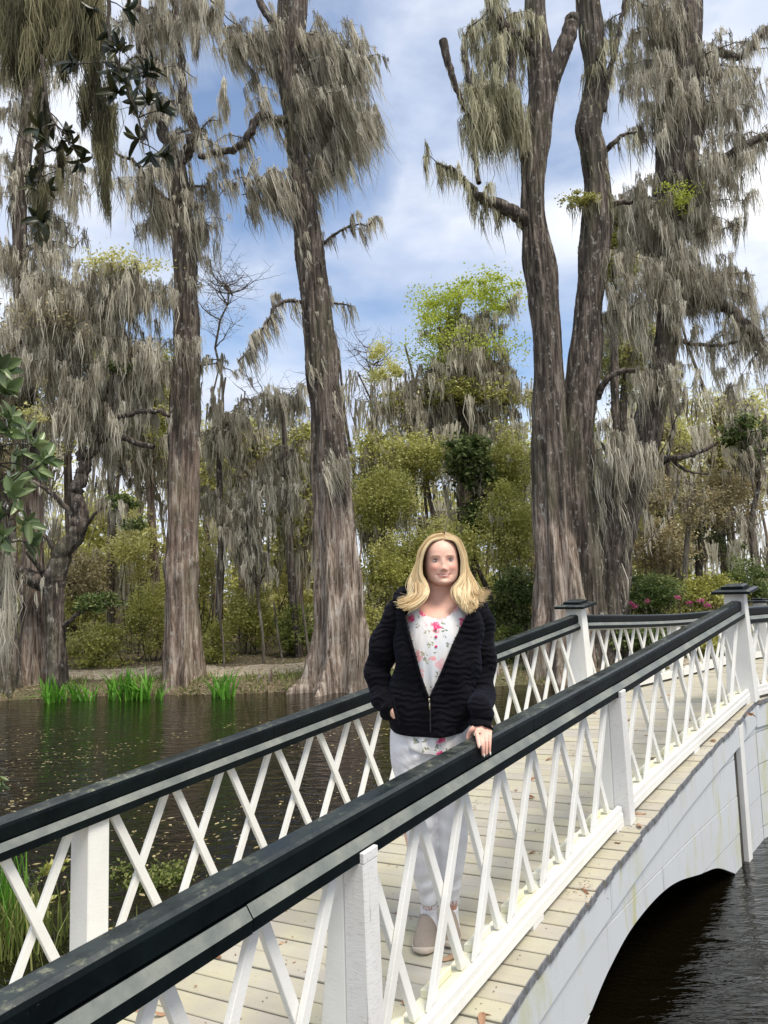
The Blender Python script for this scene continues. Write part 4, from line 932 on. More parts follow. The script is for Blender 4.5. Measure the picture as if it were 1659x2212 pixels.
for x, Y, y0, y1, lb, lm, wr in mids:
    n = 9; yc = (y0+y1)/2; hh_ = (y1-y0)/2
    slim([(x, 1440, 22), (x+5, 1250, 20), (x-4, y1, 17), (x+4, yc, 13), (x, y0+hh_*.3, 8)], Y, lb, 'bark', blobs=((x, yc, wr, hh_, 22), (x, yc-hh_*.5, wr*.7, hh_*.4, 8)), moss=(.19, .5, 1.7, .2), leaves=((x, yc, wr*1.1, hh_, 6500, lm if lm != 'moss' else 'olive', .12),), strands=20, width=.030, name='mossy_tree')

# ------------------------------------------------------------------ shrubs of the understory
def shrub(x, y, rx, ry, Y, n, mt, size, label, mat2=None, name='shrub', group=None, stems=9, cat='shrub', mossn=0):
    if n > 500: n = int(n*1.35); size *= 1.15
    t = tree(name, x, y+ry, Y, label, cat, group); b = base_of(x, y+ry, Y)
    c, r_ = px_blob(x, y, rx, ry, Y); cr = Crown()
    for _ in range(stems):
        d = rng.normal(size=3); d[2] = abs(d[2]); d /= np.linalg.norm(d); e = c+d*r_*.9*rng.random()**.4; p = b+rng.normal(size=3)*[.25*r_[0], .1, 0]
        Q = cr.limb([p, (p+e)/2+rng.normal(size=3)*.12, e], .018, .006, 4, 3); cr.spread(Q, 3, .5, .007, None, .3, .1, 0)
    if mossn:
        P, k = blob_pts(c, r_, mossn); 
        for p in P: cr.mc.append((p, .3+.6*rng.random(), .12))
    cr.build(t, name='stems', strands=18, width=.024)
    P, k = blob_pts(c, r_, n, lumps=max(8, int(rx*ry/260))); v = np.clip(.15+.5*(rng.random(k.max()+1))[k]+.35*rng.random(n), 0, 1)
    V, F, A = leaf_cloud(P, size, v); link('leaves', mesh('leaves', V, F, A), MT[mt], t, kind='stuff')
    return t
sh = [(210, 1400, 85, 60, 19.6, 5200, 'olive', .06, 'low olive shrub behind the left iris clump'), (330, 1330, 60, 90, 20.5, 5200, 'olive', .06, 'yellow-green shrub close left of the straight cypress'), (300, 1180, 70, 90, 23, 4200, 'yellow', .08, 'tall pale leafy shrub behind the dark oak foliage'),
      (180, 1250, 70, 80, 22, 4000, 'brush', .08, 'brushy shrub in the fork of the crooked oak'), (460, 1400, 45, 60, 19.8, 3600, 'olive', .06, 'olive shrub right of the straight cypress'), (540, 1330, 70, 80, 22, 5200, 'olive', .07, 'green shrub behind the Y-shaped sapling'),
      (640, 1360, 60, 80, 21, 4600, 'grass', .07, 'bright green shrub left of the broad fluted cypress'), (600, 1230, 80, 70, 25, 4600, 'yellow', .08, 'pale leafy understory bush in the gap between the middle cypresses'), (440, 1220, 50, 90, 25, 3400, 'yellow', .08, 'pale bush seen beside the straight cypress trunk'),
      (830, 1080, 80, 90, 20.5, 8200, 'olive', .065, 'large olive bush left above the person'), (850, 1230, 80, 100, 19.5, 8200, 'olive', .06, 'dense olive bush left of the person\'s head'), (960, 1200, 90, 100, 19.8, 8600, 'olive', .07, 'olive green bush straight behind the person\'s head'),
      (1100, 1150, 70, 120, 20.5, 8200, 'olive', .065, 'tall olive bush between the person and the twin cypress'), (1110, 1300, 60, 80, 19.0, 6200, 'deep', .07, 'dark leafy bush right of the person\'s shoulder'), (820, 1360, 60, 80, 19.0, 3800, 'olive', .06, 'low olive bush left of the person\'s jacket'), (1090, 1400, 50, 45, 18.2, 3400, 'grass', .06, 'bright leafy shoots above the handrail right of the jacket'),
      (1100, 1010, 60, 80, 22, 5200, 'olive', .07, 'olive foliage just left of the twin stems'), (900, 990, 90, 70, 23, 5600, 'olive', .08, 'grey-olive foliage high behind the person'), (1400, 1290, 75, 60, 20.5, 6200, 'deep', .07, 'dark green bush right of the dark leaning cypress base'),
      (1530, 1290, 95, 55, 21.5, 7600, 'olive', .07, 'wide olive bush behind the capped posts'), (1620, 1260, 60, 60, 22.5, 4800, 'deep', .07, 'dark bush at the right edge behind the railing'), (1430, 1180, 70, 70, 24, 5200, 'brush', .08, 'brown twiggy bush above the railing'),
      (1560, 1080, 90, 70, 26, 6200, 'brush', .09, 'tan brushy thicket at the right'), (1400, 1060, 50, 60, 25, 3200, 'brush', .08, 'brown brush behind the hanging moss of the dark cypress'), (1380, 1380, 90, 50, 17.4, 5200, 'deep', .06, 'low dark bush showing through the far lattice'), (1560, 1390, 110, 50, 17.6, 6400, 'olive', .06, 'low olive bush behind the far railing'), (1150, 1470, 60, 30, 17.2, 2200, 'brush', .06, 'dry brush at the foot of the twin cypress'),
      (90, 1330, 80, 90, 21, 4600, 'olive', .07, 'olive bush behind the left hand trunks'), (30, 1180, 60, 90, 23, 4200, 'yellow', .08, 'pale foliage glimpsed at the left edge'), (1250, 950, 40, 140, 27, 3800, 'olive', .09, 'foliage seen between the twin stems')]
for a_ in sh: shrub(*a_, mossn=14 if a_[4] > 19.5 and a_[1] < 1290 else 0)
for i, (x, y) in enumerate(((1362, 1302), (1372, 1310), (1398, 1298), (1463, 1290), (1490, 1302), (1514, 1298), (1530, 1308))):
    shrub(x, y, 7, 4, 19.6, 45, 'pink', .055, ['pink azalea blooms above the far rail, leftmost tuft', 'pink azalea blooms low above the far rail, second tuft', 'pink azalea blooms above the far rail, third tuft', 'small pink azalea tuft left of the capped post', 'low pink azalea tuft left of the capped post', 'pink azalea tuft beside the capped post', 'pink azalea tuft nearest the capped post'][i], name='azalea', stems=2, cat='azalea', group='azaleas in flower beyond the bridge')
# forest floor scrub and the far-off wood
P = []
for _ in range(62):
    x = rng.uniform(-100, 1760); Y = rng.uniform(27, 44); c, r_ = px_blob(x, rng.uniform(930, 1330), rng.uniform(70, 130), rng.uniform(60, 110), Y)
    q, k = blob_pts(c, r_, 1300, lumps=10); P.append(q)
P = np.vstack(P); v = np.clip(.5*(np.sin(P[:, 0]*1.3)+1)*.5+.5*rng.random(len(P)), 0, 1); V, F, A = leaf_cloud(P, .24, v); tag(link('distant_wood', mesh('distant_wood', V, F, A), MT['yellow']), 'pale yellow-green wood fading out behind all the trees', 'wood', kind='stuff')
P = []
for _ in range(26):
    x = rng.uniform(-100, 1760); Y = rng.uniform(24, 34); c, r_ = px_blob(x, rng.uniform(1250, 1390), rng.uniform(70, 120), rng.uniform(40, 70), Y)
    q, k = blob_pts(c, r_, 1500, lumps=10); P.append(q)
P = np.vstack(P); V, F, A = leaf_cloud(P, .17); tag(link('undergrowth', mesh('undergrowth', V, F, A), MT['olive']), 'tangled olive undergrowth on the floor of the wood', 'undergrowth', kind='stuff')
far = Crown()
for _ in range(70):
    x = rng.uniform(-60, 1720); Y = rng.uniform(26, 46); b = base_of(x, 1380, Y); h = rng.uniform(6, 13)
    far.limb([b, b+np.array([rng.normal()*.3, 0, h*.5]), b+np.array([rng.normal()*.6, 0, h])], rng.uniform(.07, .2), .04, 5, 4)
V, F = join(far.wood); tag(link('distant_trunks', mesh('distant_trunks', V, F), MT['bark']), 'far-off tree stems seen through the wood', 'wood', kind='stuff')
P = []
for _ in range(300):
    x = rng.uniform(-60, 1720); Y = rng.uniform(24, 36); P.append(at(x, rng.uniform(820, 1280), Y))
P = np.array(P); P = P[(P[:, 0]/P[:, 1] > -.16) | (P[:, 2] < 9.)]; P = np.repeat(P, 3, axis=0)+rng.normal(size=(len(P)*3, 3))*[.5, .5, .2]
V, F, A = moss_ribbons(P, np.full(len(P), 2.0), np.full(len(P), .3), 16, .045); tag(link('distant_moss', mesh('distant_moss', V, F, A), MT['moss']), 'grey moss hanging all through the wood behind', 'moss', kind='stuff')

# ------------------------------------------------------------------ the bank: irises, weeds, litter
def blade_mesh(k, h, w, bend):
    b = MB(); n = 5; V = []
    for i in range(n+1):
        u = i/n; x = bend*u*u*h; z = h*(u-.25*bend*u*u); ww = w*(1-u**2.2)*.5+.0008
        V += [(x, -ww, z), (x+.003, 0, z-.0), (x, ww, z)]
    F = []
    for i in range(n):
        for j in (0, 1): F.append((i*3+j, i*3+j+1, i*3+4+j, i*3+3+j))
    return V, F
blades = []
for q in range(6):
    V, F = blade_mesh(q, 1, .075, [.15, .35, .6, .25, .5, .8][q]); me = mesh('iris_leaf', np.array(V), np.array(F), rng.random(len(F))*.3+q/8); me.materials.append(MT['reed']); me.polygons.foreach_set('use_smooth', [True]*len(F)); blades.append(me)
def iris(x0, x1, y, Y, n, h, label):
    xc = (x0+x1)/2; t = tree('iris_clump', xc, y, Y, label, 'iris', 'clumps of iris at the far water edge'); t.location.z = .02
    for i in range(n):
        p = at(x0+(x1-x0)*rng.random(), y, Y+rng.normal()*.18); o = bpy.data.objects.new('leaf', blades[rng.integers(6)]); C.objects.link(o); o.parent = t
        k = h*(.65+.6*rng.random()); o.location = Vector((p[0], p[1], .0))-Vector(t.location); o.scale = (k, k*1.1, k)
        o.rotation_euler = (rng.normal()*.2, rng.normal()*.24, rng.random()*6.28)
iris(98, 132, 1513, 16.0, 45, .52, 'leftmost clump of bright green iris leaves at the water edge'); iris(132, 210, 1514, 16.1, 60, .40, 'low broad run of iris leaves left of the biggest clump')
iris(235, 325, 1516, 15.95, 95, .58, 'biggest clump of bright green iris leaves beside the straight cypress'); iris(312, 352, 1518, 15.9, 30, .36, 'small iris tuft at the foot of the straight cypress')
iris(458, 505, 1518, 15.9, 60, .58, 'separate clump of bright green iris leaves right of the straight cypress')
n = 9000; X = rng.uniform(-12, 9, n); D = rng.random(n)**1.5*1.5-.12; Yb = bank_y(X)+D; Z = ground_z(X, Yb); k = Z > -.02
P = np.stack([X, Yb, Z], -1)[k]; N = len(P); h = .06+.13*rng.random(N); a = rng.random(N)*PI; dd = np.stack([np.cos(a), np.sin(a), a*0], -1)*.010
top = P+np.stack([rng.normal(size=N)*.05, rng.normal(size=N)*.05, h], -1); keep = (np.sin(X[k]*1.9)+np.sin(X[k]*4.3+1)) > -.5
V = np.stack([P-dd, P+dd, top+dd*.2, top-dd*.2], 1)[keep].reshape(-1, 3); F = np.arange(len(V)).reshape(-1, 4)
tag(link('bank_grass', mesh('bank_grass', V, F, rng.random(len(F))), MT['grass']), 'short weeds and grass along the far bank', 'grass', kind='stuff')
n = 16000; X = rng.uniform(-13, 10, n); Yb = bank_y(X)+.15+rng.random(n)**1.4*9; P = np.stack([X, Yb, ground_z(X, Yb)+.015], -1)
V, F, A = leaf_cloud(P, .085, asp=.6); V[:, 2] = np.repeat(P[:, 2], 4)+(V[:, 2]-np.repeat(P[:, 2], 4))*.25
tag(link('leaf_litter', mesh('leaf_litter', V, F, A), MT['brush']), 'fallen leaves covering the far bank', 'leaf litter', kind='stuff')
for x, y, h, w in ((355, 1496, 22, 12), (585, 1492, 26, 10), (560, 1498, 14, 9), (1075, 1470, 30, 12)):
    P0 = base_of(x, y, 16.7); V, F = tube([P0-[0, 0, .2], P0+[0, 0, h*.005], P0+[.01, 0, h*.01]], [w*.0065, w*.005, w*.0022], 8); o = link('cypress_knee', mesh('cypress_knee', V, F), MT['bark'], smooth=True)
    tag(o, {355: 'small cypress knee left of the straight cypress', 585: 'cypress knee on the bank before the path', 560: 'shortest cypress knee on the bank before the path', 1075: 'cypress knee beside the twin cypress'}[x], 'cypress knee')
# specks and leaves floating on the pond
n = 4800; X = rng.uniform(-7, 1.0, n); Yw = 4.2+rng.random(n)**1.2*8.5; k = (np.sin(X*1.1+Yw*.7)+np.sin(X*2.3-Yw*1.9)+rng.normal(size=n)*.7) > .1
P = np.stack([X, Yw, np.full(n, .004)], -1)[k]; N = len(P); a = rng.random(N)*6.28; L_ = .011+.030*rng.random(N)**2.3
u = np.stack([np.cos(a), np.sin(a), 0*a], -1)*L_[:, None]; w_ = np.stack([-np.sin(a), np.cos(a), 0*a], -1)*(L_*.45)[:, None]
V = np.stack([P-u, P-w_, P+u, P+w_], 1).reshape(-1, 3); F = np.arange(len(V)).reshape(-1, 4)
tag(link('floating_leaves', mesh('floating_leaves', V, F, rng.random(N)), MT['straw']), 'small pale leaves and petals floating on the dark water', 'floating leaves', kind='stuff')

# near bank in the lower left corner
def tuft(x, y, Y, n, h, mt, label, spread=.18):
    p0 = base_of(x, y, Y); P = p0+np.stack([rng.normal(size=n)*spread, rng.normal(size=n)*spread, np.zeros(n)], -1); parts = []
    for i in range(n):
        hh_ = h*(.5+.7*rng.random()); a = rng.random()*6.28; bd = rng.random()*.5*hh_; d = np.array([math.cos(a), math.sin(a), 0]); s_ = np.array([-d[1], d[0], 0])*.005
        q = [P[i], P[i]+d*bd*.3+[0, 0, hh_*.55], P[i]+d*bd+[0, 0, hh_]]; parts += [q[0]-s_, q[0]+s_, q[1]+s_, q[1]-s_, q[1]-s_, q[1]+s_, q[2]+s_*.15, q[2]-s_*.15]
    V = np.array(parts); F = np.arange(len(V)).reshape(-1, 4); o = link('grass_tuft', mesh('grass_tuft', V, F, np.repeat(rng.random(n), 2)), MT[mt], kind='stuff'); tag(o, label, 'grass')
tuft(20, 2010, 4.9, 240, .36, 'grass', 'green grass tuft at the lower left corner beyond the railing'); tuft(70, 2060, 4.8, 260, .34, 'grass', 'grass tuft with fine blades left of the first left post', .22); tuft(15, 2100, 4.4, 160, .25, 'straw', 'dry straw-coloured reed clump in the lower left corner'); tuft(60, 2150, 4.3, 160, .18, 'grass', 'low green weeds below the dry reeds'); tuft(5, 1960, 5.0, 60, .6, 'reed', 'broad bright reed blades at the left edge', .1)
for (x, y, Y, rx, ry, n, lb) in ((20, 1925, 5.2, 34, 42, 150, 'leafy green shrub on the near bank at the left edge'), (80, 1965, 5.3, 24, 20, 70, 'small leafy sprig hanging by the near water, left of the first left post'), (118, 1880, 5.8, 26, 22, 60, 'thin leafy sprig showing between the first crossed slats')):
    c, r_ = px_blob(x, y, rx, ry, Y); t = empty('shrub', tuple(base_of(x, y, Y)), lb, 'shrub'); cr = Crown(); b = base_of(x, y, Y)
    for _ in range(5): e = c+rng.normal(size=3)*r_*.5; cr.limb([b, (b+e)/2+rng.normal(size=3)*.03, e], .006, .003, 4, 3)
    cr.build(t, name='stems'); P, k = blob_pts(c, r_, n, lumps=8); V, F, A = leaf_cloud(P, .062, asp=.5); link('leaves', mesh('leaves', V, F, A), MT['magnolia' if x == 20 else 'olive'], t, kind='stuff')
P, k = blob_pts(at(315, 1905, 5.9)+[0, 0, 0], [.42, .35, .05], 750, lumps=12); P[:, 2] = .012+.05*rng.random(len(P)); V, F, A = leaf_cloud(P, .03)
tag(link('pondweed', mesh('pondweed', V, F, A), MT['grass']), 'yellow-green pondweed floating beside the first left post', 'pondweed', kind='stuff')

# ------------------------------------------------------------------ magnolia boughs hanging near the camera
def mleaf(L_, W_, cup, curl):
    n = 7; V = []; F = []
    for i in range(n+1):
        u = i/n; w = W_*.5*math.sin(PI*min(1, (u*.92+.04)))**.75*(1 if u < 1 else .1); z = -curl*L_*u*u
        V += [(u*L_, -w, z+cup*w), (u*L_, -w*.5, z+cup*w*.25), (u*L_, 0, z), (u*L_, w*.5, z+cup*w*.25), (u*L_, w, z+cup*w)]
    for i in range(n):
        for j in range(4): F.append((i*5+j, i*5+j+1, i*5+6+j, i*5+5+j))
    return np.array(V), np.array(F)
ML = {}
for key in ('magnolia', 'magnolia_shade'):
    ML[key] = []
    for q in range(5):
        V, F = mleaf(1, [.40, .36, .44, .38, .34][q], .35+.1*q, [.05, .25, .12, .4, .2][q]); me = mesh('leaf', V, F, np.full(len(F), q/4)); me.materials.append(MT[key]); me.polygons.foreach_set('use_smooth', [True]*len(F)); ML[key].append(me)
m = M('yellowed_leaf', (.55, .30, .03), .4); yl = ML['magnolia'][0].copy(); yl.materials.clear(); yl.materials.append(m.m)
def whorl(t, p, axis, n, L_, key):
    ax = Vector(axis).normalized(); q0 = ax.to_track_quat('X', 'Z').to_matrix()
    for i in range(n):
        me = ML[key][rng.integers(5)] if rng.random() > .012 or key != 'magnolia' else yl
        o = bpy.data.objects.new('leaf', me); C.objects.link(o); o.parent = t
        a = i*2.4+rng.random()*.5; sp = .35+1.0*rng.random(); s_ = L_*(.7+.45*rng.random())
        R_ = q0 @ Matrix.Rotation(a, 3, 'X') @ Matrix.Rotation(sp, 3, 'Y') @ Matrix.Rotation(rng.normal()*.4, 3, 'X')
        M4 = R_.to_4x4() @ Matrix.Diagonal((s_, s_, s_, 1)); M4.translation = Vector(p)-Vector(t.location)+Vector(rng.normal(size=3)*.012); o.matrix_basis = M4
def bough(label, Y, stem, ends, L_, key, nl=8, group=None):
    P, r = px_path(stem, Y); t = empty('magnolia_bough', tuple(P[0]), label, 'magnolia', group); cr = Crown()
    Q = cr.limb(P, r[0], r[-1], 6)
    for (x, y) in ends:
        e = at(x, y, Y+rng.normal()*.25); i = int(np.argmin(np.linalg.norm(Q-e, axis=1))); T = cr.limb([Q[i], (Q[i]+e)/2+[0, 0, .02], e], .008, .005, 5, 3)
        d = e-Q[i]; d = d/(np.linalg.norm(d)+1e-6)+np.array([0, -.3, .15]); whorl(t, e, d, nl, L_, key)
    V, F = join(cr.wood); link('stem', mesh('stem', V, F), MT['bark_dark'], t, smooth=True)
bough('sunlit magnolia bough with large glossy leaves reaching in at the left edge', 5.6, [(-60, 760, 10), (-30, 900, 9), (-10, 1000, 8), (10, 1090, 7), (30, 1170, 5)], [(5, 850), (18, 905), (45, 940), (25, 985), (65, 1010), (8, 1040), (95, 1000), (35, 1075), (10, 1110), (52, 1130), (60, 1175), (15, 930), (40, 1030), (5, 1160), (70, 960), (-5, 800)], .165, 'magnolia', 9)
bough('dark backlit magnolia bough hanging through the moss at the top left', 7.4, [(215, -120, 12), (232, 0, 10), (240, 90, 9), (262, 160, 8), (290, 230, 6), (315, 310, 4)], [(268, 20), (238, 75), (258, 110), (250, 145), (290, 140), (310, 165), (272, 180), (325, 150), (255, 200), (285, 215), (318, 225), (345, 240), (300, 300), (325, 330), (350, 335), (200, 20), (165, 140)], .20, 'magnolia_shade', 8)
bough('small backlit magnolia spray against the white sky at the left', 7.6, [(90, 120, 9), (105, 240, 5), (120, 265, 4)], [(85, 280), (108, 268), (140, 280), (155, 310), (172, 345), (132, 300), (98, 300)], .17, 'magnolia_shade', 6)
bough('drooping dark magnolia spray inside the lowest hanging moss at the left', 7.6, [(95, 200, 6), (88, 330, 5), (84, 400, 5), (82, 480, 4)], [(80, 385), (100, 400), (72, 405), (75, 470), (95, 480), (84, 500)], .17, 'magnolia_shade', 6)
bough('little green sprig at the left edge above the water', 5.5, [(-40, 1640, 5), (-10, 1670, 3)], [(-2, 1680), (4, 1700)], .07, 'magnolia', 7)
# moss in the near trees
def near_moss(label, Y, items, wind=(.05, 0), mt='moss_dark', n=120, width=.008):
    t = empty('moss_curtain', tuple(at(items[0][0], items[0][1], Y)), label, 'moss'); Ps = []; Ls = []; Ws = []; cr = Crown()
    cr.limb([at(items[0][0]-60, items[0][1]-60, Y), *[at(i[0], i[1]-2, Y) for i in items[:1]], at(items[-1][0], items[-1][1]-4, Y)], .012, .008, 5)
    for (x, y, ln, w) in items:
        k = Y/FPX; c = int(max(1, ln/28))
        for j in range(c): Ps.append(at(x+rng.normal()*w*.3, y+ln*.6*j/c, Y+rng.normal()*.15)); Ls.append(max(.2, (ln*k*1.0)*(1-.55*j/c))); Ws.append(w*k*(1-.4*j/c))
    V, F, A = moss_ribbons(np.array(Ps), np.array(Ls), np.array(Ws), n, width, wind); link('strands', mesh('strands', V, F, A), MT[mt], t, kind='stuff')
    V, F = join(cr.wood); link('twig', mesh('twig', V, F), MT['bark_dark'], t)
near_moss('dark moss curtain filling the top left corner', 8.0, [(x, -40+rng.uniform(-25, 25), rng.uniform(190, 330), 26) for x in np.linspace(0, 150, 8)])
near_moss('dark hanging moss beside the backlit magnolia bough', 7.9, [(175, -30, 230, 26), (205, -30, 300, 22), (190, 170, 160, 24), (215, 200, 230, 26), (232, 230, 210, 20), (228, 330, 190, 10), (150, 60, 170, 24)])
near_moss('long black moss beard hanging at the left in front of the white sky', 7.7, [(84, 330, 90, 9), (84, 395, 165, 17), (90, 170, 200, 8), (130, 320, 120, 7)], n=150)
near_moss('grey moss beards hanging from the top edge left of centre', 9.5, [(410, -40, 190, 24), (440, -40, 150, 22), (470, -30, 120, 18), (345, -30, 90, 20), (420, 60, 110, 14), (482, 180, 130, 8), (515, 60, 60, 10)], mt='moss', n=110)
near_moss('loose moss clump hanging at the left edge below the magnolia bough', 5.8, [(2, 1180, 130, 14), (16, 1200, 260, 7), (0, 1330, 120, 16)], mt='moss', n=70, width=.006)
near_moss('pale moss tufts caught in the magnolia bough', 5.8, [(4, 1170, 60, 20), (22, 1160, 60, 12)], mt='moss', n=70, width=.006)
# ------------------------------------------------------------------ the person
PY = 3.42
fl_ = at(945, 2040, PY)
PX0 = np.array([float(at(945, 2040, PY)[0]), PY])
_ft = None
for s_ in np.linspace(.8, 2.2, 141):      # deck height under the feet
    a_, b_ = frame(s_); u_ = (b_[:2]-a_[:2]); ln_ = np.linalg.norm(u_); u_ /= ln_; d_ = PX0-a_[:2]; tt_ = d_@u_; e_ = abs(d_@np.array([-u_[1], u_[0]]))
    if _ft is None or e_ < _ft[0]: _ft = (e_, s_, tt_, a_[3]+(b_[3]-a_[3])*tt_/ln_)
FZ = _ft[3]
def deck_at(x, y):
    best = None
    for s_ in np.linspace(.8, 2.2, 281):
        a_, b_ = frame(s_); u_ = (b_[:2]-a_[:2]); ln_ = np.linalg.norm(u_); u_ /= ln_; d_ = np.array([x, y])-a_[:2]; e_ = abs(d_@np.array([-u_[1], u_[0]]))
        if best is None or e_ < best[0]: best = (e_, a_[3]+(b_[3]-a_[3])*(d_@u_)/ln_)
    return best[1]
person = empty('person', (float(PX0[0]), PY, float(FZ)), 'blonde woman in black quilted jacket, floral blouse and white trousers, one hand on the rail', 'person')
print('PERSON s', _ft)
PW = PY/FPX
def W(x, y, dy=0.): return at(x, y, PY+dy)
def ZY(y): return W(940, y)[2]

def ring(c, rx, ry, n=32, e=2.2, ax=None, front=0.):
    """superellipse ring round c in the plane with horizontal X/Y unless axes are given"""
    a = np.linspace(0, 2*PI, n, endpoint=False); ca, sa = np.cos(a), np.sin(a)
    x = np.sign(ca)*np.abs(ca)**(2/e)*rx; y = np.sign(sa)*np.abs(sa)**(2/e)*ry
    if ax is None: ax = (np.array([1., 0, 0]), np.array([0, 1., 0]))
    return np.asarray(c)[None, :]+x[:, None]*ax[0]+y[:, None]*ax[1]
def loft(rings, cap0=True, cap1=True):
    n = len(rings[0]); V = np.vstack(rings); F = []
    for i in range(len(rings)-1):
        for j in range(n): F.append((i*n+j, i*n+(j+1) % n, (i+1)*n+(j+1) % n, (i+1)*n+j))
    if cap0: F.append(tuple(range(n))[::-1])
    if cap1: F.append(tuple(range((len(rings)-1)*n, len(rings)*n)))
    return V, F
def pxl(rows, n=32, e=2.2, sub=4):
    """rows: (xl, xr, y, half depth, dy) -> loft"""
    A = catmull(np.array(rows, float), sub); out = []
    for xl, xr, y, d, dy in A:
        p, q = W(xl, y, dy), W(xr, y, dy); out.append(ring((p+q)/2, np.linalg.norm(q-p)/2, d, n, e))
    return out
def limb_rings(pts, n=20, sub=4):
    """pts: (x, y, dy, r) photograph points; tube with its own direction"""
    A = np.array([[*W(p[0], p[1], p[2]), p[3]] for p in pts]); A = catmull(A, sub); V, F = tube(A[:, :3], A[:, 3], n); return V, F, len(A)
def closed(V, F, n, k):
    F = [tuple(f) for f in F]; F.append(tuple(range(n))[::-1]); F.append(tuple(range((k-1)*n, k*n))); return V, F

# --- skin: one continuous surface, grown from overlapping volumes and voxel-joined
skin = MB()
HC = W(955.5, 1213, -.02)      # between the eyes in x/z; y at the head's middle
hz0 = W(955.5, 1265, 0)[2]; hz1 = W(955.5, 1158, 0)[2]; HH = hz1-hz0
hx = W(955.5, 1240, 0)[0]; hy = PY-.015
def headx(z): return hx+(z-hz0)*(-.02)
prof = [(0, .012, -.045, .00), (.015, .030, -.084, .02), (.04, .044, -.092, .045), (.07, .056, -.094, .062), (.13, .066, -.093, .075), (.22, .0735, -.092, .082), (.33, .0765, -.093, .088), (.45, .0775, -.092, .094), (.55, .0765, -.092, .098), (.68, .0755, -.090, .100), (.80, .069, -.078, .094), (.90, .053, -.056, .076), (.97, .030, -.030, .046), (1.0, .008, -.006, .016)]
PR = catmull(np.array(prof), 5); NH = 72
rows_ = []
for u, w, yf, yb in PR:
    z = hz0+u*HH; a = np.linspace(0, 2*PI, NH, endpoint=False); x = np.cos(a); y = np.sin(a)
    fx = np.sign(x)*np.abs(x)**.92*w; fy = np.where(y < 0, -np.abs(y)**.88*(-yf), np.abs(y)**.95*yb)
    rows_.append(np.stack([headx(z)+fx, hy+fy, np.full(NH, z)], -1))
HV = np.vstack(rows_)
def g(x, z, x0, z0, sx, sz): return np.exp(-((x-x0)/sx)**2-((z-z0)/sz)**2)
def face_disp(V):
    z = (V[:, 2]-hz0)/HH*.228; x = V[:, 0]-headx(V[:, 2]); fr = V[:, 1] < hy
    d = np.zeros(len(V)); xa = np.abs(x)
    d += .019*g(x, z, 0, .075, .0115, .010)+.010*g(x, z, 0, .090, .009, .018)+.006*g(x, z, 0, .108, .008, .014)      # nose
    d += .009*g(xa, z, .0125, .069, .006, .007)                                   # nostril wings
    d -= .011*g(xa, z, .033, .112, .016, .011)                                     # eye sockets
    d += .005*g(xa, z, .034, .132, .022, .007)                                     # brow ridge
    d += .007*g(xa, z, .044, .080, .018, .016)                                     # cheeks
    d += .006*g(x, z, 0, .051, .022, .006)+.006*g(x, z, 0, .0405, .018, .0055)     # lips
    d -= .0035*g(x, z, 0, .0455, .024, .0018)                                      # between the lips
    d -= .004*g(xa, z, .031, .046, .006, .007)                                     # mouth corners
    d -= .004*g(x, z, 0, .031, .02, .005)
    d += .007*g(x, z, 0, .016, .017, .012)                                         # chin
    d -= .0022*np.exp(-(((xa-(.022+(.075-z)*.45))/.0035)**2))*((z > .045) & (z < .078))   # smile folds
    V = V.copy(); V[:, 1] -= np.where(fr, d, 0); return V
HV = face_disp(HV)
_, HF = loft(rows_); skin.add(HV, HF)
# neck, chest, shoulders inside the clothes
nk = pxl([(922, 986, 1232, .050, .02), (922, 985, 1262, .052, .012), (918, 987, 1285, .055, .012), (908, 998, 1305, .065, .012), (880, 1024, 1322, .092, .01), (865, 1030, 1345, .105, .0), (866, 1028, 1420, .11, -.01), (860, 1020, 1500, .115, 0), (858, 1008, 1590, .12, 0)], 32, 2.3)
V, F = loft(nk); skin.add(V, F)
# legs down to the feet
for (x0, x1, x2, x3, xa) in ((888, 890, 905, 925, 928), (968, 972, 974, 972, 972)):
    e_ = .02 if x0 > 930 else 0.
    pts = [(x0, 1590, e_, .078), (x1, 1720, e_, .066), (x2, 1840, .012+e_, .048), (x3, 1930, .03+e_, .034), (xa, 1975, .035+e_, .032), (xa, 2010, .03+e_, .033)]
    V, F, k = limb_rings(pts, 18); V, F = closed(V, F, 18, k); skin.add(V, F)
# right arm (viewer's right) to the hand on the rail
# rail frame at the hand
SH = 1.0
best = None
for s_ in np.linspace(1.1, 1.6, 201):
    p = G(s_, -.0, .0, 'N', True, 0); d = p-np.array([0, 0, CAMZ]); X_ = W0/2+FPX*(d@_rt)/(d@_f); 
    if best is None or abs(X_-1040) < best[0]: best = (abs(X_-1040), s_)
SH = best[1]; print('hand s', SH)
T0 = G(SH, 0, 0, 'N', True, 0); Tp = G(SH+.05, 0, 0, 'N', True, 0); AL = Tp-T0; AL /= np.linalg.norm(AL)     # along the rail
IN = G(SH, .1, 0, 'N', True, 0)-T0; IN[2] = 0; IN /= np.linalg.norm(IN)
UPV = np.cross(IN, AL); UPV = UPV if UPV[2] > 0 else -UPV; UPV /= np.linalg.norm(UPV)
def RP(a, i, u): return T0+AL*a+IN*i+UPV*u        # along rail, inwards, up from its top
def pix(p): d = np.asarray(p)-[0, 0, CAMZ]; return W0/2+FPX*(d@_rt)/(d@_f), H0/2-FPX*(d@_up)/(d@_f), (d@_f)
def chain(P, r, ns=14, sub=4, e=1.0):
    A = catmull(np.column_stack([np.array(P), r]), sub); V, F = tube(A[:, :3], A[:, 3], ns)
    return closed(V, F, ns, len(A))
def onx(x, i, u):
    """point of the rail cross-section (i inwards, u up) where the photograph column x meets it"""
    lo, hi = -.3, .3
    for _ in range(40):
        m_ = (lo+hi)/2
        if pix(RP(m_, i, u))[0] < x: lo = m_
        else: hi = m_
    return RP((lo+hi)/2, i, u)
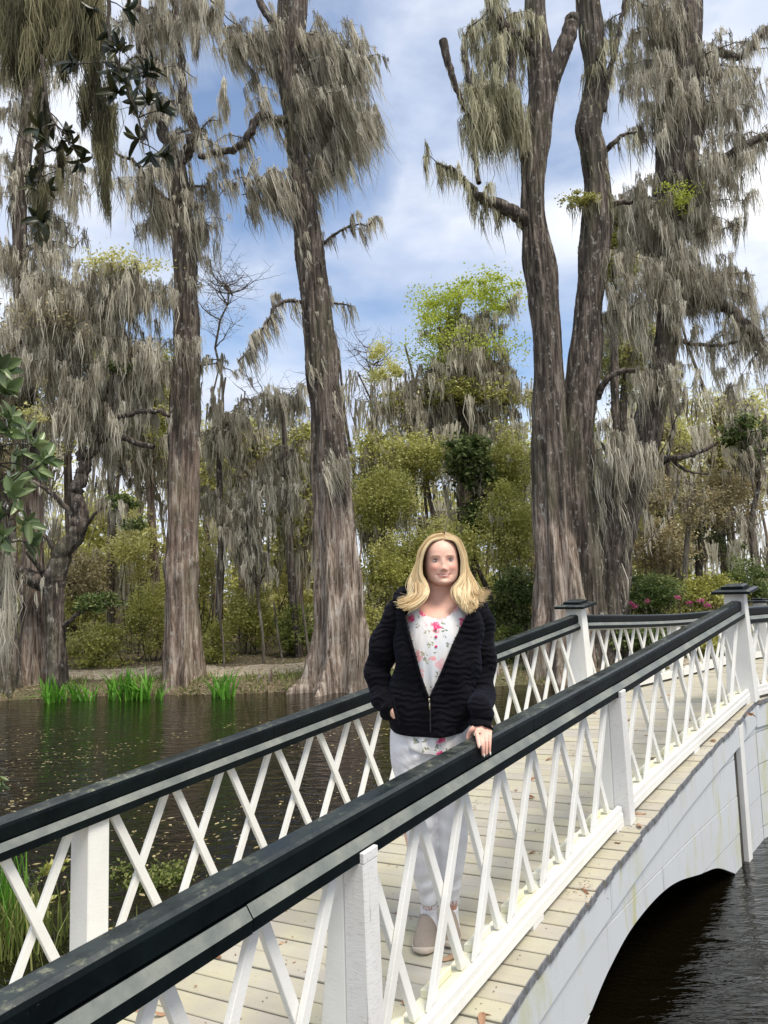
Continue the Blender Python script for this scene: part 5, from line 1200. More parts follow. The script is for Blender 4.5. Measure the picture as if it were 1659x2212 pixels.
wrist = onx(1041, .014, .048)
FX = [(1030.5, 0), (1042.5, 1), (1051.8, 2), (1059.5, 3)]
FI = [   # knuckle, over the top, edge, side, tip: (i, u, dx)
 [(-.004, .029, -1.0), (-.020, .0255, 0), (-.038, .0175, 2), (-.050, .004, 4), (-.0560, -.007, 5)],
 [(-.010, .029, 0), (-.028, .0235, 0), (-.0500, .012, .5), (-.0580, -.012, .8), (-.0575, -.042, 1.0)],
 [(-.010, .028, 0), (-.027, .0225, 0), (-.0480, .011, -.5), (-.0570, -.014, -1), (-.0570, -.050, -1.5)],
 [(-.002, .023, 0), (-.020, .0190, 0), (-.0430, .012, -.8), (-.0555, -.012, -1.5), (-.0560, -.050, -2.2)]]
FR = [.0088, .0088, .0084, .0076]
kn = [onx(x, FI[k][0][0], FI[k][0][1]) for x, k in FX]
kc = (kn[1]+kn[2])/2; KA = kn[3]-kn[0]; KA /= np.linalg.norm(KA)
palm = []; dirv = kc-wrist; dirv /= np.linalg.norm(dirv); nrm = np.cross(dirv, KA); nrm /= np.linalg.norm(nrm)
if nrm[2] < 0: nrm = -nrm
for t_, w_, th_ in ((-.9, .024, .020), (0, .029, .019), (.3, .036, .0175), (.6, .041, .016), (.85, .043, .0145), (1.05, .041, .0105)):
    c0 = wrist*(1-t_)+kc*t_+nrm*(.005*math.sin(PI*max(0, min(1, t_)))-.003)
    palm.append(ring(c0, w_, th_, 24, 2.3, (KA, nrm)))
V, F = loft(palm); skin.add(V, F)
tips = []
for (x, k), r_ in zip(FX, FR):
    P = [onx(x+d_, i_, u_) for i_, u_, d_ in FI[k]]; P = [P[0]*.5+wrist*.5-nrm*.004]+P
    rr = [r_*.9, r_*1.1, r_*1.05, r_*1.06, r_*.98, r_*.84]
    V, F = chain(P, rr, 12, 5); skin.add(V, F); d2 = P[-1]-P[-2]; d2 /= np.linalg.norm(d2); tp = P[-1]
    tips.append((tp, r_*.84, d2)); V, F = chain([tp, tp+d2*.004, tp+d2*.0075], [r_*.84, r_*.66, r_*.2], 12, 2); skin.add(V, F)
V, F = chain([wrist*.8+kn[0]*.2-nrm*.003-KA*.012, onx(1021.5, .030, .030), onx(1014, .048, .010), onx(1010, .056, -.014)], [.0150, .0135, .0115, .0090], 12, 5); skin.add(V, F)
V, F = chain([W(1030, 1330, .02), W(1041, 1400, .01), W(1043, 1455, -.01), W(1042, 1500, -.055), (W(1042, 1500, -.055)+wrist)/2, wrist], [.050, .046, .042, .036, .029, .025], 16, 4); skin.add(V, F)
# left arm goes into the pocket, only the heel of the hand shows
V, F = chain([W(870, 1330, .02), W(822, 1440, .05), W(830, 1500, -.0), W(846, 1524, -.07), W(856, 1542, -.085), W(872, 1556, -.07)], [.046, .040, .032, .024, .026, .018], 16, 4); skin.add(V, F)
tmp = bpy.data.objects.new('tmp', mesh('tmp', skin.v, skin.f)); C.objects.link(tmp)
md = tmp.modifiers.new('r', 'REMESH'); md.mode = 'VOXEL'; md.voxel_size = .0040; md.use_smooth_shade = True
sm = tmp.modifiers.new('s', 'SMOOTH'); sm.factor = .5; sm.iterations = 2
dg = bpy.context.evaluated_depsgraph_get(); me = bpy.data.meshes.new_from_object(tmp.evaluated_get(dg)); bpy.data.objects.remove(tmp)
me.name = 'body'; nv = len(me.vertices); co = np.zeros(nv*3, np.float32); me.vertices.foreach_get('co', co); co = co.reshape(-1, 3)
# skin colouring: lips, brows, cheeks, lids, ankles
col = np.tile(np.array([.80, .50, .39]), (nv, 1))
def blend(mask, c, k=1.): global col; mk = np.clip(mask*k, 0, 1)[:, None]; col = col*(1-mk)+np.array(c)*mk
hd = co[:, 2] > hz0-.01
fx = co[:, 0]-headx(co[:, 2]); fz = (co[:, 2]-hz0)/HH*.228; fr = (co[:, 1] < hy-.02) & hd; fxa = np.abs(fx)
blend(fr*g(fxa, fz, .045, .078, .022, .018), (.78, .27, .21), .55)
blend(fr*g(fx, fz, 0, .074, .012, .010), (.74, .30, .24), .4)
blend(fr*g(fxa, fz, .034, .112, .021, .012), (.52, .27, .21), .6)
blend(fr*g(fxa, fz, .033, .101, .017, .004), (.50, .28, .22), .35)
brow = fr*np.exp(-((fz-(.1295+.004*np.sin(np.clip((fxa-.014)/.036, 0, 1)*PI)))/.0024)**2)*((fxa > .013) & (fxa < .049)); blend(brow, (.24, .13, .07), .95)
ul = fr*((fxa < .029) & (np.abs(fz-(.0497-.0015*(fxa/.027)**2*-2)) < .0040)); llp = fr*((fxa < .025) & (np.abs(fz-(.0400+.004*(fxa/.027)**2)) < .0046))
blend(ul.astype(float), (.58, .20, .17), .9); blend(llp.astype(float), (.70, .28, .24), .9)
teeth = fr*((fxa < .021) & (np.abs(fz-(.0455+.003*(fxa/.02)**2)) < .0021)); blend(teeth.astype(float), (.80, .74, .68), .8)
mc_ = fr*((fxa > .019) & (fxa < .033) & (np.abs(fz-(.0455+.0030*(fxa/.02)**2)) < .0018)); blend(mc_.astype(float), (.16, .05, .04), .9)
blend(fr*g(fxa, fz, .0070, .0655, .0032, .0020), (.25, .09, .07), .8)  # nostrils: shade of the openings painted into the skin colour
blend(((co[:, 2] > FZ-.02) & (co[:, 2] < FZ+.3)).astype(float), (.45, .22, .15), .8)
blend(hd*0+((co[:, 2] > hz0-.14) & (co[:, 2] < hz0-.01) & (co[:, 1] < hy+.1)).astype(float), (.74, .40, .30), .4)
hm = np.linalg.norm(co-T0, axis=1) < .13; blend(hm.astype(float), (.80, .45, .36), .7)
ca = me.color_attributes.new('skin', 'FLOAT_COLOR', 'POINT'); ca.data.foreach_set('color', np.column_stack([col, np.ones(nv)]).astype(np.float32).ravel())
m = M('skin', rough=.48); a_ = m.n('ShaderNodeAttribute', attribute_name='skin'); nz = m.noise((1, 1, 1), 60, 3, .6)
m.col(m.mix(m.ramp(nz, [(.4, (0, 0, 0)), (.7, (.18, .18, .18))]), a_.outputs['Color'], (.62, .28, .21))); m.set('Subsurface Weight', .12); m.set('Subsurface Radius', (.01, .004, .002)); m.set('Subsurface Scale', .6); m.bump(m.noise((1, 1, 1), 260, 2, .6), .12, .001)
m.set('Specular IOR Level', .35)
link('body', me, m.m, person, smooth=True)
def small(name, V, F, mt, parent=person, smooth=True):
    o = link(name, mesh(name, V, F), mt, parent, smooth); bm = bmesh.new(); bm.from_mesh(o.data); bmesh.ops.recalc_face_normals(bm, faces=bm.faces); bm.to_mesh(o.data); bm.free(); return o
def ellip(c, rx, ry, rz, n=16, k=9, ax=None):
    ax = ax or (np.array([1., 0, 0]), np.array([0, 1., 0]), np.array([0, 0, 1.])); rr = []
    for t_ in np.linspace(-PI/2*.98, PI/2*.98, k): rr.append(ring(np.asarray(c)+ax[2]*rz*math.sin(t_), rx*math.cos(t_), ry*math.cos(t_), n, 2, ax[:2]))
    return loft(rr)
# eyes: almond white, iris, pupil, lid line
mw = M('eye_white', (.55, .52, .50), .25).m; mi_ = M('iris_grey_blue', (.10, .13, .15), .15).m; mp_ = M('pupil', (.005, .005, .005), .1).m; ml_ = M('lashes', (.07, .045, .035), .7).m
def fy_at(x, z):
    q = co[(np.abs(co[:, 0]-x) < .004) & (np.abs(co[:, 2]-z) < .004) & (co[:, 1] < hy)]; return float(q[:, 1].min()) if len(q) else hy-.09
for sx in (-1, 1):
    zz = hz0+.1125/.228*HH; ex = headx(zz)+sx*.0325; ey = fy_at(ex, zz)
    V, F = ellip((ex, ey+.0020, zz), .0138, .0048, .0056, 18, 9); ew = small('eye', V, F, mw)
    V, F = ellip((ex, ey-.0010, zz), .0056, .0018, .0052, 14, 7); small('iris', V, F, mi_, ew)
    V, F = ellip((ex, ey-.0024, zz), .0022, .0009, .0022, 10, 5); small('pupil', V, F, mp_, ew)
    P = [(ex+dx, ey+.0010-.003*(1-(dx/.014)**2), zz+.0058*(1-(dx/.0145)**2)) for dx in np.linspace(-.0142, .0142, 9)]
    V, F = chain(P, [.0006, .0014, .0018, .0019, .0019, .0019, .0018, .0016, .0006], 6, 2); small('eyelash', V, F, ml_)
    P = [(ex+dx, ey+.0018-.003*(1-(dx/.014)**2), zz-.0056*(1-(dx/.0145)**2)) for dx in np.linspace(-.0125, .0125, 7)]
    V, F = chain(P, [.0003, .0005, .0006, .0006, .0006, .0005, .0003], 6, 2); small('eyelash', V, F, M('lower_lid', (.35, .17, .13), .6).m)
# nails and ring
mn = M('pale_green_nail', (.62, .66, .58), .2).m; mn2 = M('dark_nail', (.03, .035, .035), .2).m; mg = M('silver', (.75, .70, .62), .25, Metallic=1.0).m
for i, (tp, r_, a) in enumerate(tips):
    d2 = a; side = np.cross(d2, IN); side /= np.linalg.norm(side); out_ = np.cross(side, d2); out_ = out_ if out_@IN < 0 else -out_; V, F = ellip(tp+d2*.002+out_*(r_*.72), r_*.80, .0026, .0085, 12, 7, (side, out_, d2)); small('fingernail', V, F, mn if i in (1, 3) else mn2)
p1_ = onx(1051.8, .014, .031); p2_ = onx(1051.5, -.014, .025); rc = p1_*.25+p2_*.75; dv = p2_-p1_; dv /= np.linalg.norm(dv); e1 = KA-dv*(KA@dv); e1 /= np.linalg.norm(e1); e2 = np.cross(dv, e1)
for q in (-.0022, .0022):
    a = np.linspace(0, 2*PI, 25); P = [rc+dv*q+e1*.0098*math.cos(t_)+e2*.0098*math.sin(t_) for t_ in a]; V, F = tube(np.array(P), np.full(25, .0012), 6); small('ring', V, F, mg)
V, F = ellip(rc+nrm*.0098, .003, .003, .003, 8, 5); small('ring', V, F, mg)

# --- trousers
m = M('white_denim', rough=.85); a = m.noise((1, 1, 1), 9, 4, .6); f2 = m.noise((1, 1, 1), 5, 3, .5, dist=1.2)
m.col(m.ramp(a, [(.3, (.64, .64, .68)), (.7, (.78, .78, .81))])); m.bump(m.math('ADD', m.math('MULTIPLY', f2, 1.0), m.math('MULTIPLY', m.noise((1, 1, 1), 420, 2, .5), .03)), .55, .035); MT['denim'] = m.m
hip = pxl([(848, 1014, 1540, .125, .0), (842, 1018, 1590, .132, .0), (844, 1020, 1640, .135, .005), (850, 1016, 1668, .120, .01)], 40, 2.4)
parts = MB(); V, F = loft(hip); parts.add(V, F)
Lr = pxl([(846, 938, 1600, .12, .0), (850, 937, 1650, .118, .0), (857, 938, 1700, .108, .0), (868, 940, 1760, .092, .0), (877, 944, 1800, .084, .0), (882, 945, 1850, .074, .01), (893, 945, 1895, .064, .02), (905, 944, 1930, .058, .028), (911, 944, 1949, .057, .03)], 36, 2.3)
V, F = loft(Lr); parts.add(V, F)
Rr = pxl([(928, 1019, 1600, .12, .02), (930, 1017, 1650, .118, .02), (934, 1012, 1700, .108, .02), (938, 1010, 1760, .094, .02), (942, 1010, 1811, .086, .02), (946, 1004, 1859, .076, .03), (950, 997, 1905, .062, .04), (950, 992, 1938, .056, .05)], 36, 2.3)
V, F = loft(Rr); parts.add(V, F)
tmp = bpy.data.objects.new('tmp', mesh('tmp', parts.v, parts.f)); C.objects.link(tmp)
md = tmp.modifiers.new('r', 'REMESH'); md.mode = 'VOXEL'; md.voxel_size = .007; md.use_smooth_shade = True; sm = tmp.modifiers.new('s', 'SMOOTH'); sm.factor = .5; sm.iterations = 3
dg = bpy.context.evaluated_depsgraph_get(); dg.update(); me = bpy.data.meshes.new_from_object(tmp.evaluated_get(dg)); bpy.data.objects.remove(tmp)
nv = len(me.vertices); q = np.zeros(nv*3, np.float32); me.vertices.foreach_get('co', q); q = q.reshape(-1, 3)
zc, zk = W(930, 1625)[2], W(930, 1790)[2]
cx = W(934, 1640)[0]
dx = q[:, 0]-cx; d = .006*np.sin((q[:, 2]-zc+np.abs(dx)*.55)*95)*np.exp(-((q[:, 2]-zc)/.06)**2)*np.exp(-(np.abs(dx)/.10))
d += .0045*np.sin((q[:, 2]+dx*.5)*70+2)*np.exp(-((q[:, 2]-zk)/.09)**2)+.004*np.sin((q[:, 2]-dx*.4)*85)*np.exp(-((q[:, 2]-W(930, 1915)[2])/.07)**2)
q[:, 1] += d; me.vertices.foreach_set('co', q.ravel()); me.update(); tro = link('trousers', me, MT['denim'], person, smooth=True)
# frayed hems
V = []; F = []
for row, pr in ((Lr[-1], 0), (Rr[-1], 1)):
    for _ in range(150):
        i = rng.integers(len(row)); j = (i+1) % len(row); p = row[i]+(row[j]-row[i])*rng.random(); b0 = len(V); l_ = .006+.012*rng.random(); o_ = rng.normal(size=3)*.003
        V += [p+[-.0007, 0, .004], p+[.0007, 0, .004], p+o_+[.0005, 0, -l_], p+o_+[-.0005, 0, -l_]]; F.append((b0, b0+1, b0+2, b0+3))
link('frayed_hem', mesh('frayed_hem', V, F), MT['denim'], person, kind='stuff')
# socks and shoes
m = M('white_knit_sock', (.72, .73, .78), .9); m.bump(m.noise((200, 200, 60), 1, 2), .3, .002); msock = m.m
m = M('taupe_knit_shoe', rough=.9); v_ = m.n('ShaderNodeTexVoronoi', ins={'Scale': 230.}); m.l(m.tc.outputs['Object'], v_.inputs['Vector'])
m.col(m.mix(m.ramp(v_.outputs['Distance'], [(.0, (.0, .0, .0)), (.5, (.6, .6, .6))]), (.235, .19, .155), (.40, .345, .29))); m.bump(v_.outputs['Distance'], .6, .002); mshoe = m.m
msole = M('pale_rubber_sole', (.58, .50, .43), .6).m
for xa, xl, xr, yt, dyy in ((927, 891, 943, 2042, 0.), (972, 953, 995, 2041, .02)):
    V, F, k = limb_rings([(xa, 1960, .035+dyy, .0375), (xa, 1975, .035+dyy, .038), (xa, 2000, .025+dyy, .044), (xa, 2012, .015+dyy, .045)], 20); V, F = closed(V, F, 20, k); small('sock', V, F, msock)
    xc = (xl+xr)/2; hw = (xr-xl)/2*PW
    c0 = W(xc, yt, 0); toe = -.145+dyy; heel = .115+dyy
    # cross sections from toe to heel
    secs = []; sole = []
    sgn = -1 if xa < 950 else 1
    for u, wf, h in ((0, .30, .022), (.04, .62, .036), (.12, .88, .048), (.25, 1.0, .058), (.38, 1.0, .072), (.5, .93, .088), (.6, .86, .098), (.75, .80, .100), (.9, .74, .098), (.97, .6, .090), (1, .35, .07)):
        yy = PY+toe+(heel-toe)*u; xx = c0[0]*(yy/PY)+(xa-xc)*PW*.9*u; zb = deck_at(xx, yy)+.005
        n = 24; a = np.linspace(0, 2*PI, n, endpoint=False); ca, sa = np.cos(a), np.sin(a)
        wz = np.where(sa > 0, sa**.85*(h-.018), sa*.012)
        secs.append(np.stack([xx+ca*hw*wf*np.where(sa > 0, 1-.25*sa, 1), np.full(n, yy), zb+.020+wz], -1))
        ca2 = np.sign(ca)*np.abs(ca)**.5; sa2 = np.sign(sa)*np.abs(sa)**.5
        sole.append(np.stack([xx+ca2*hw*(wf*1.04+.02), np.full(n, yy-(.004 if u == 0 else 0)), zb+.0115+sa2*.0125+(.008*(1-u/.12) if u < .12 else 0)], -1))
    V, F = loft(secs); sh_ = small('shoe', V, F, mshoe); V, F = loft(sole); small('sole', V, F, msole, sh_)
# --- blouse
m = M('floral_blouse', rough=.7)
def flowers(scale, seed, r0, r1):
    mp = m.n('ShaderNodeMapping'); mp.inputs['Location'].default_value = (seed, seed*.7, seed*1.3); m.l(m.tc.outputs['Object'], mp.inputs['Vector'])
    w = m.n('ShaderNodeTexNoise', ins={'Scale': scale*2.5, 'Detail': 3.}); m.l(mp.outputs[0], w.inputs['Vector'])
    ad = m.n('ShaderNodeMixRGB', ins={0: .06}); m.l(mp.outputs[0], ad.inputs[1]); m.l(w.outputs['Color'], ad.inputs[2])
    v = m.n('ShaderNodeTexVoronoi', ins={'Scale': scale}); m.l(ad.outputs[0], v.inputs['Vector'])
    return m.ramp(v.outputs['Distance'], [(r0, (1, 1, 1)), (r1, (0, 0, 0))]), v.outputs['Color']
c = m.mix(m.ramp(m.noise((1, 1, 1), 7, 3, .5), [(.45, (0, 0, 0)), (.62, (.5, .5, .5))]), (.80, .78, .76), (.62, .70, .80))
f1, cc = flowers(17, 3.1, .34, .46); f1n = m.noise((1, 1, 1), 120, 3, .6)
sel = m.n('ShaderNodeSeparateColor'); m.l(cc, sel.inputs[0])
pk = m.ramp(sel.outputs[0], [(0, (.80, .38, .40)), (.3, (.80, .06, .22)), (.6, (.82, .03, .18)), (.78, (.82, .50, .54)), (1, (.62, .52, .72))], 'CONSTANT')
pk = m.mix(m.ramp(f1n, [(.5, (0, 0, 0)), (.6, (.5, .5, .5))]), pk, (.85, .62, .60))
on = m.math('MULTIPLY', f1, m.ramp(sel.outputs[1], [(.28, (0, 0, 0)), (.30, (1, 1, 1))]))
f2_, cc2 = flowers(34, 9.7, .28, .36); gr = m.mix(m.ramp(m.noise((1, 1, 1), 40, 2), [(.45, (0, 0, 0)), (.55, (1, 1, 1))]), (.10, .12, .08), (.32, .34, .16))
sel2 = m.n('ShaderNodeSeparateColor'); m.l(cc2, sel2.inputs[0]); on2 = m.math('MULTIPLY', f2_, m.ramp(sel2.outputs[2], [(.60, (0, 0, 0)), (.62, (.9, .9, .9))]))
c = m.mix(on2, c, gr); c = m.mix(on, c, pk); m.col(c); m.bump(m.noise((70, 70, 6), 1, 3, .6), .5, .006); MT['blouse'] = m.m
bl = pxl([(893, 1003, 1308, .088, .004), (876, 1022, 1330, .106, .0), (868, 1026, 1365, .118, -.008), (866, 1022, 1420, .124, -.012), (862, 1015, 1500, .122, -.008), (857, 1006, 1545, .130, -.004), (856, 1003, 1590, .143, -.002), (858, 1000, 1600, .145, 0)], 144, 2.3, 16)
V, F = loft(bl, False, False); V = np.array(V); xn = V[:, 0]-W(936, 1600)[0]; zt = ZY(1600)
low = V[:, 2] < ZY(1585); V[:, 2] += np.where(V[:, 2] < ZY(1550), (-.030+.045*np.abs(xn/.15)**2)*np.clip((ZY(1550)-V[:, 2])/.1, 0, 1), 0)
V[:, 1] += .004*np.sin(V[:, 0]*120)*np.clip((ZY(1380)-V[:, 2])/.2, 0, 1)
zN = ZY(1335); nb_ = []
cxn = W(943, 1330)[0]; wN = .094; zS = ZY(1308)
zneck = lambda x: zN+(zS-zN)*np.clip(np.abs((x-cxn)/wN), 0, 1)**2.2
for f in F:
    cvt = V[list(f)].mean(0)
    if cvt[1] < PY and cvt[2] > zneck(cvt[0]): continue
    nb_.append(f)
bo = link('blouse', mesh('blouse', V, nb_), MT['blouse'], person, smooth=True)
sf = bo.modifiers.new('t', 'SOLIDIFY'); sf.thickness = .002
mb_ = M('pink_button', (.75, .05, .18), .3).m
for x, y in ((941.5, 1359), (942, 1375.5), (942, 1396.5)):
    p = W(x, y, 0); q = V[(np.abs(V[:, 0]-p[0]) < .012) & (np.abs(V[:, 2]-p[2]) < .012) & (V[:, 1] < PY)]; yy = q[:, 1].min()-.003
    p = at(x, y, yy); Vb, Fb = ellip(p, .0062, .003, .0062, 12, 7); small('button', Vb, Fb, mb_, bo)
# --- jacket: quilted, open down to the zip
m = M('black_quilted_plush', rough=.95); m.set('Sheen Weight', .2); m.set('Sheen Roughness', .5); m.set('Sheen Tint', (.10, .11, .2, 1)); m.set('Specular IOR Level', .12)
wv = m.n('ShaderNodeTexWave', wave_type='BANDS', bands_direction='Z', wave_profile='SIN', ins={'Scale': 11., 'Distortion': 7.0, 'Detail': 1.5, 'Detail Scale': 1.3}); m.l(m.tc.outputs['Object'], wv.inputs['Vector'])
fz_ = m.noise((1, 1, 1), 300, 2, .7)
m.col(m.mix(m.ramp(fz_, [(.4, (0, 0, 0)), (.7, (1, 1, 1))]), (.0022, .0022, .003), (.0075, .0075, .011))); m.bump(m.math('ADD', wv.outputs['Fac'], m.math('MULTIPLY', fz_, .3)), .6, .008); MT['plush'] = m.m
m = M('black_lining', (.010, .010, .012), .8); m.bump(m.noise((1, 1, 1), 500, 2), .3, .001); MT['lining'] = m.m
JR = [(905, 1000, 1284, .085, .03), (880, 1022, 1293, .105, .02), (862, 1040, 1306, .120, .01), (853, 1044, 1335, .136, .0), (850, 1042, 1370, .146, -.008), (850, 1038, 1420, .152, -.012), (846, 1034, 1470, .155, -.01), (842, 1029, 1515, .158, -.008), (839, 1020, 1545, .163, -.006), (845, 1013, 1566, .162, -.004), (850, 1010, 1574, .158, -.004)]
jk = pxl(JR, 160, 2.35, 14); V, F = loft(jk, False, False); V = np.array(V)
zh = ZY(1560); hxc = W(934, 1570)[0]; xn = V[:, 0]-hxc
V[:, 2] += np.where((V[:, 2] < zh), -(.010*(1-np.clip(np.abs(xn)/.17, 0, 1)**2))*np.clip((zh-V[:, 2])/.03, 0, 1), 0)
cen = np.array([W(940, 1400)[0], PY]); rv = V[:, :2]-cen; rn_ = rv/np.linalg.norm(rv, axis=1)[:, None]
def quilt(V, amp):
    x, y, z = V[:, 0], V[:, 1], V[:, 2]; ph = z*270-5.2*np.abs(np.cos(x*27+.6*np.sin(z*17)))+1.0*np.sin(x*61+z*13); return amp*np.abs(np.sin(ph*.5))
V[:, :2] += rn_*(quilt(V, .0013)+.007*np.sin(V[:, 2]*30+3*np.sin(V[:, 0]*14))+.006*np.sin(V[:, 2]*12+V[:, 0]*40))[:, None]
OL = [(1290, 872), (1307, 868), (1340, 876), (1400, 893), (1460, 909), (1507, 926)]; OR_ = [(1290, 1012), (1325, 1011), (1340, 1003), (1400, 975), (1460, 950), (1507, 928)]
def opening(p):
    X_, Y_, _ = pix(p)
    if Y_ > 1507: return False
    return np.interp(Y_, [o[0] for o in OL], [o[1] for o in OL]) < X_ < np.interp(Y_, [o[0] for o in OR_], [o[1] for o in OR_])
nF = []
for f in F:
    c_ = V[list(f)].mean(0)
    if c_[1] < PY+.02 and opening(c_): continue
    nF.append(f)
jo = link('jacket', mesh('jacket', V, nF), [MT['plush'], MT['lining']], person, smooth=True)
bm = bmesh.new(); bm.from_mesh(jo.data)
for f_ in bm.faces:
    c_ = f_.calc_center_median()
    if (c_.x-cen[0])*f_.normal.x+(c_.y-cen[1])*f_.normal.y < 0: f_.normal_flip()
bm.to_mesh(jo.data); bm.free()
sf = jo.modifiers.new('t', 'SOLIDIFY'); sf.thickness = .012; sf.offset = -1; sf.material_offset = 1
def sleeve(pts, name='sleeve', raw=False):
    if raw: A_ = catmull(np.array([[*p, r] for p, r in pts]), 16); V, F = tube(A_[:, :3], A_[:, 3], 44); k = len(A_)
    else: V, F, k = limb_rings(pts, 44, 16)
    n = 44
    cs = V.reshape(k, n, 3).mean(1); ids = np.repeat(np.arange(k), n); rv = V-cs[ids]; rn2 = rv/np.linalg.norm(rv, axis=1)[:, None]
    ph = ids*1.35+1.1*np.sin(np.tile(np.arange(n), k)*2*PI/n*3+ids*.12); V = V+rn2*(.0009*np.abs(np.sin(ph*.5))+.007*np.sin(ids*.25+np.tile(np.arange(n), k)*2*PI/n))[:, None]
    return link(name, mesh(name, V, closed(V, F, n, k)[1]), MT['plush'], jo, smooth=True)
sleeve([(890, 1304, .03, .052), (868, 1318, .03, .062), (845, 1356, .035, .066), (828, 1400, .045, .066), (818, 1440, .05, .062), (820, 1478, .03, .060), (832, 1512, -.02, .056), (843, 1530, -.07, .050), (848, 1538, -.095, .044)])
sleeve([(W(1018, 1302, .03), .052), (W(1030, 1316, .025), .060), (W(1037, 1350, .015), .064), (W(1042, 1400, .01), .061), (W(1043, 1455, -.01), .056), (W(1042, 1500, -.055), .053), (wrist+np.array([0, .016, .060]), .050), (wrist+np.array([0, .006, .015]), .046), (onx(1041, .004, .024), .041)], raw=True)
# pocket slit, seams, zip, collar rolls
V, F = chain([W(846, 1500, -.155), W(852, 1530, -.163), (W(862, 1572, -.150))], [.006, .007, .005], 8, 6); small('pocket_welt', V, F, MT['plush'], jo)
mz = M('zip_tape', (.02, .02, .022), .5).m; mzt = M('zip_metal', (.55, .5, .36), .3, Metallic=1.0).m
def on_jacket(x, y):
    p = W(x, y); q = V_j[(np.abs(V_j[:, 0]-p[0]) < .012) & (np.abs(V_j[:, 2]-p[2]) < .012) & (V_j[:, 1] < PY)]; return at(x, y, (q[:, 1].min() if len(q) else PY-.12)-.001)
V_j = np.array([v.co for v in jo.data.vertices])
for E_, sx in ((OL, -1), (OR_, 1)):
    ys = np.linspace(1300, 1507, 16); P = [on_jacket(np.interp(y, [o[0] for o in E_], [o[1] for o in E_])+sx*1.5, y) for y in ys]
    V, F = chain(P, [.006]*16, 8, 3); small('zip_edge', V, F, MT['plush'], jo)
    V, F = chain([p+np.array([-sx*.005, -.003, 0]) for p in P], [.0016]*16, 6, 3); small('zip_tape', V, F, mz, jo)
P = [on_jacket(x, y) for x, y in ((928, 1507), (929, 1530), (929.5, 1560), (930, 1582))]; V, F = chain([p-[0, .001, 0] for p in P], [.0030]*4, 6, 4); small('zip_tape', V, F, mz, jo)
p = on_jacket(927, 1512); V, F = ellip(p-[0, .004, 0], .0042, .003, .008, 10, 6); small('zip_pull', V, F, mzt, jo)
V, F = ellip(p-[-.001, .006, .026], .0036, .0018, .015, 10, 6); small('zip_pull', V, F, mzt, jo)
for P in ([W(866, 1312, -.065), W(860, 1295, -.02), W(866, 1284, .04), W(895, 1276, .10), W(950, 1272, .125), W(1005, 1278, .10), W(1032, 1287, .04), W(1036, 1300, -.02), W(1016, 1322, -.075)],):
    V, F = chain(P, [.010, .020, .028, .034, .036, .034, .028, .020, .010], 16, 10); V = V+rng.normal(size=V.shape)*.0015; small('collar', V, F, MT['plush'], jo)
# --- hair
m = M('blonde_hair', rough=.45); v = m.attr('v'); m.col(m.ramp(v, [(0, (.22, .125, .05)), (.3, (.52, .36, .17)), (.6, (.78, .60, .33)), (1, (.92, .80, .54))])); m.set('Specular IOR Level', .45)
tr_ = m.n('ShaderNodeBsdfTranslucent'); tr_.inputs[0].default_value = (.7, .5, .25, 1); ms_ = m.n('ShaderNodeMixShader', ins={0: .15}); m.l(m.b.outputs[0], ms_.inputs[1]); m.l(tr_.outputs[0], ms_.inputs[2]); m.l(ms_.outputs[0], m.t.nodes['Material Output'].inputs['Surface']); MT['hair'] = m.m
def cmp_(pts): return catmull(np.array([W(x, y, d) for x, y, d in pts]), 3)
LG = [  # left of the parting (viewer's left), from face-framing to the back
 [(956, 1163, -.075), (931, 1169, -.088), (917, 1187, -.092), (912, 1213, -.084), (912, 1243, -.086), (919, 1264, -.098), (919, 1286, -.118), (902, 1307, -.135), (888, 1316, -.140)],
 [(957, 1159, -.06), (933, 1165, -.080), (917, 1185, -.080), (909, 1213, -.072), (903, 1243, -.073), (906, 1264, -.09), (908, 1286, -.115), (895, 1304, -.13), (880, 1312, -.135)],
 [(956, 1155, -.04), (932, 1162, -.06), (914, 1186, -.055), (905, 1216, -.045), (893, 1243, -.05), (890, 1264, -.07), (897, 1286, -.095), (885, 1300, -.115), (868, 1305, -.12)],
 [(955, 1153, -.01), (928, 1161, -.02), (909, 1188, -.015), (903, 1220, -.01), (894, 1245, -.02), (888, 1264, -.04), (893, 1283, -.07), (885, 1296, -.09), (872, 1296, -.10)],
 [(955, 1153, .03), (928, 1163, .05), (908, 1192, .06), (903, 1225, .06), (897, 1250, .05), (893, 1270, .03), (897, 1290, .0), (892, 1305, -.03), (885, 1310, -.05)]]
RG = [
 [(960, 1163, -.075), (985, 1169, -.086), (998, 1196, -.082), (1000, 1230, -.080), (996, 1251, -.086), (985, 1271, -.10), (987, 1290, -.118), (995, 1307, -.135), (1006, 1321, -.14)],
 [(962, 1158, -.06), (985, 1169, -.072), (998, 1200, -.07), (1001, 1228, -.07), (1001, 1251, -.08), (998, 1271, -.09), (1003, 1290, -.115), (1012, 1305, -.13), (1018, 1316, -.135)],
 [(963, 1154, -.04), (988, 1167, -.05), (1001, 1196, -.045), (1004, 1226, -.045), (1009, 1250, -.05), (1013, 1270, -.07), (1016, 1288, -.09), (1024, 1300, -.105), (1030, 1306, -.11)],
 [(964, 1152, -.01), (990, 1166, -.015), (1003, 1196, -.01), (1006, 1226, -.01), (1016, 1250, -.02), (1026, 1268, -.04), (1031, 1278, -.06), (1040, 1282, -.07), (1050, 1277, -.08)],
 [(963, 1153, .03), (988, 1167, .05), (1002, 1198, .06), (1004, 1230, .06), (1008, 1255, .05), (1012, 1275, .03), (1010, 1292, .0), (1014, 1305, -.03), (1020, 1310, -.05)]]
VV = []; FF = []; AA = []; b0 = 0
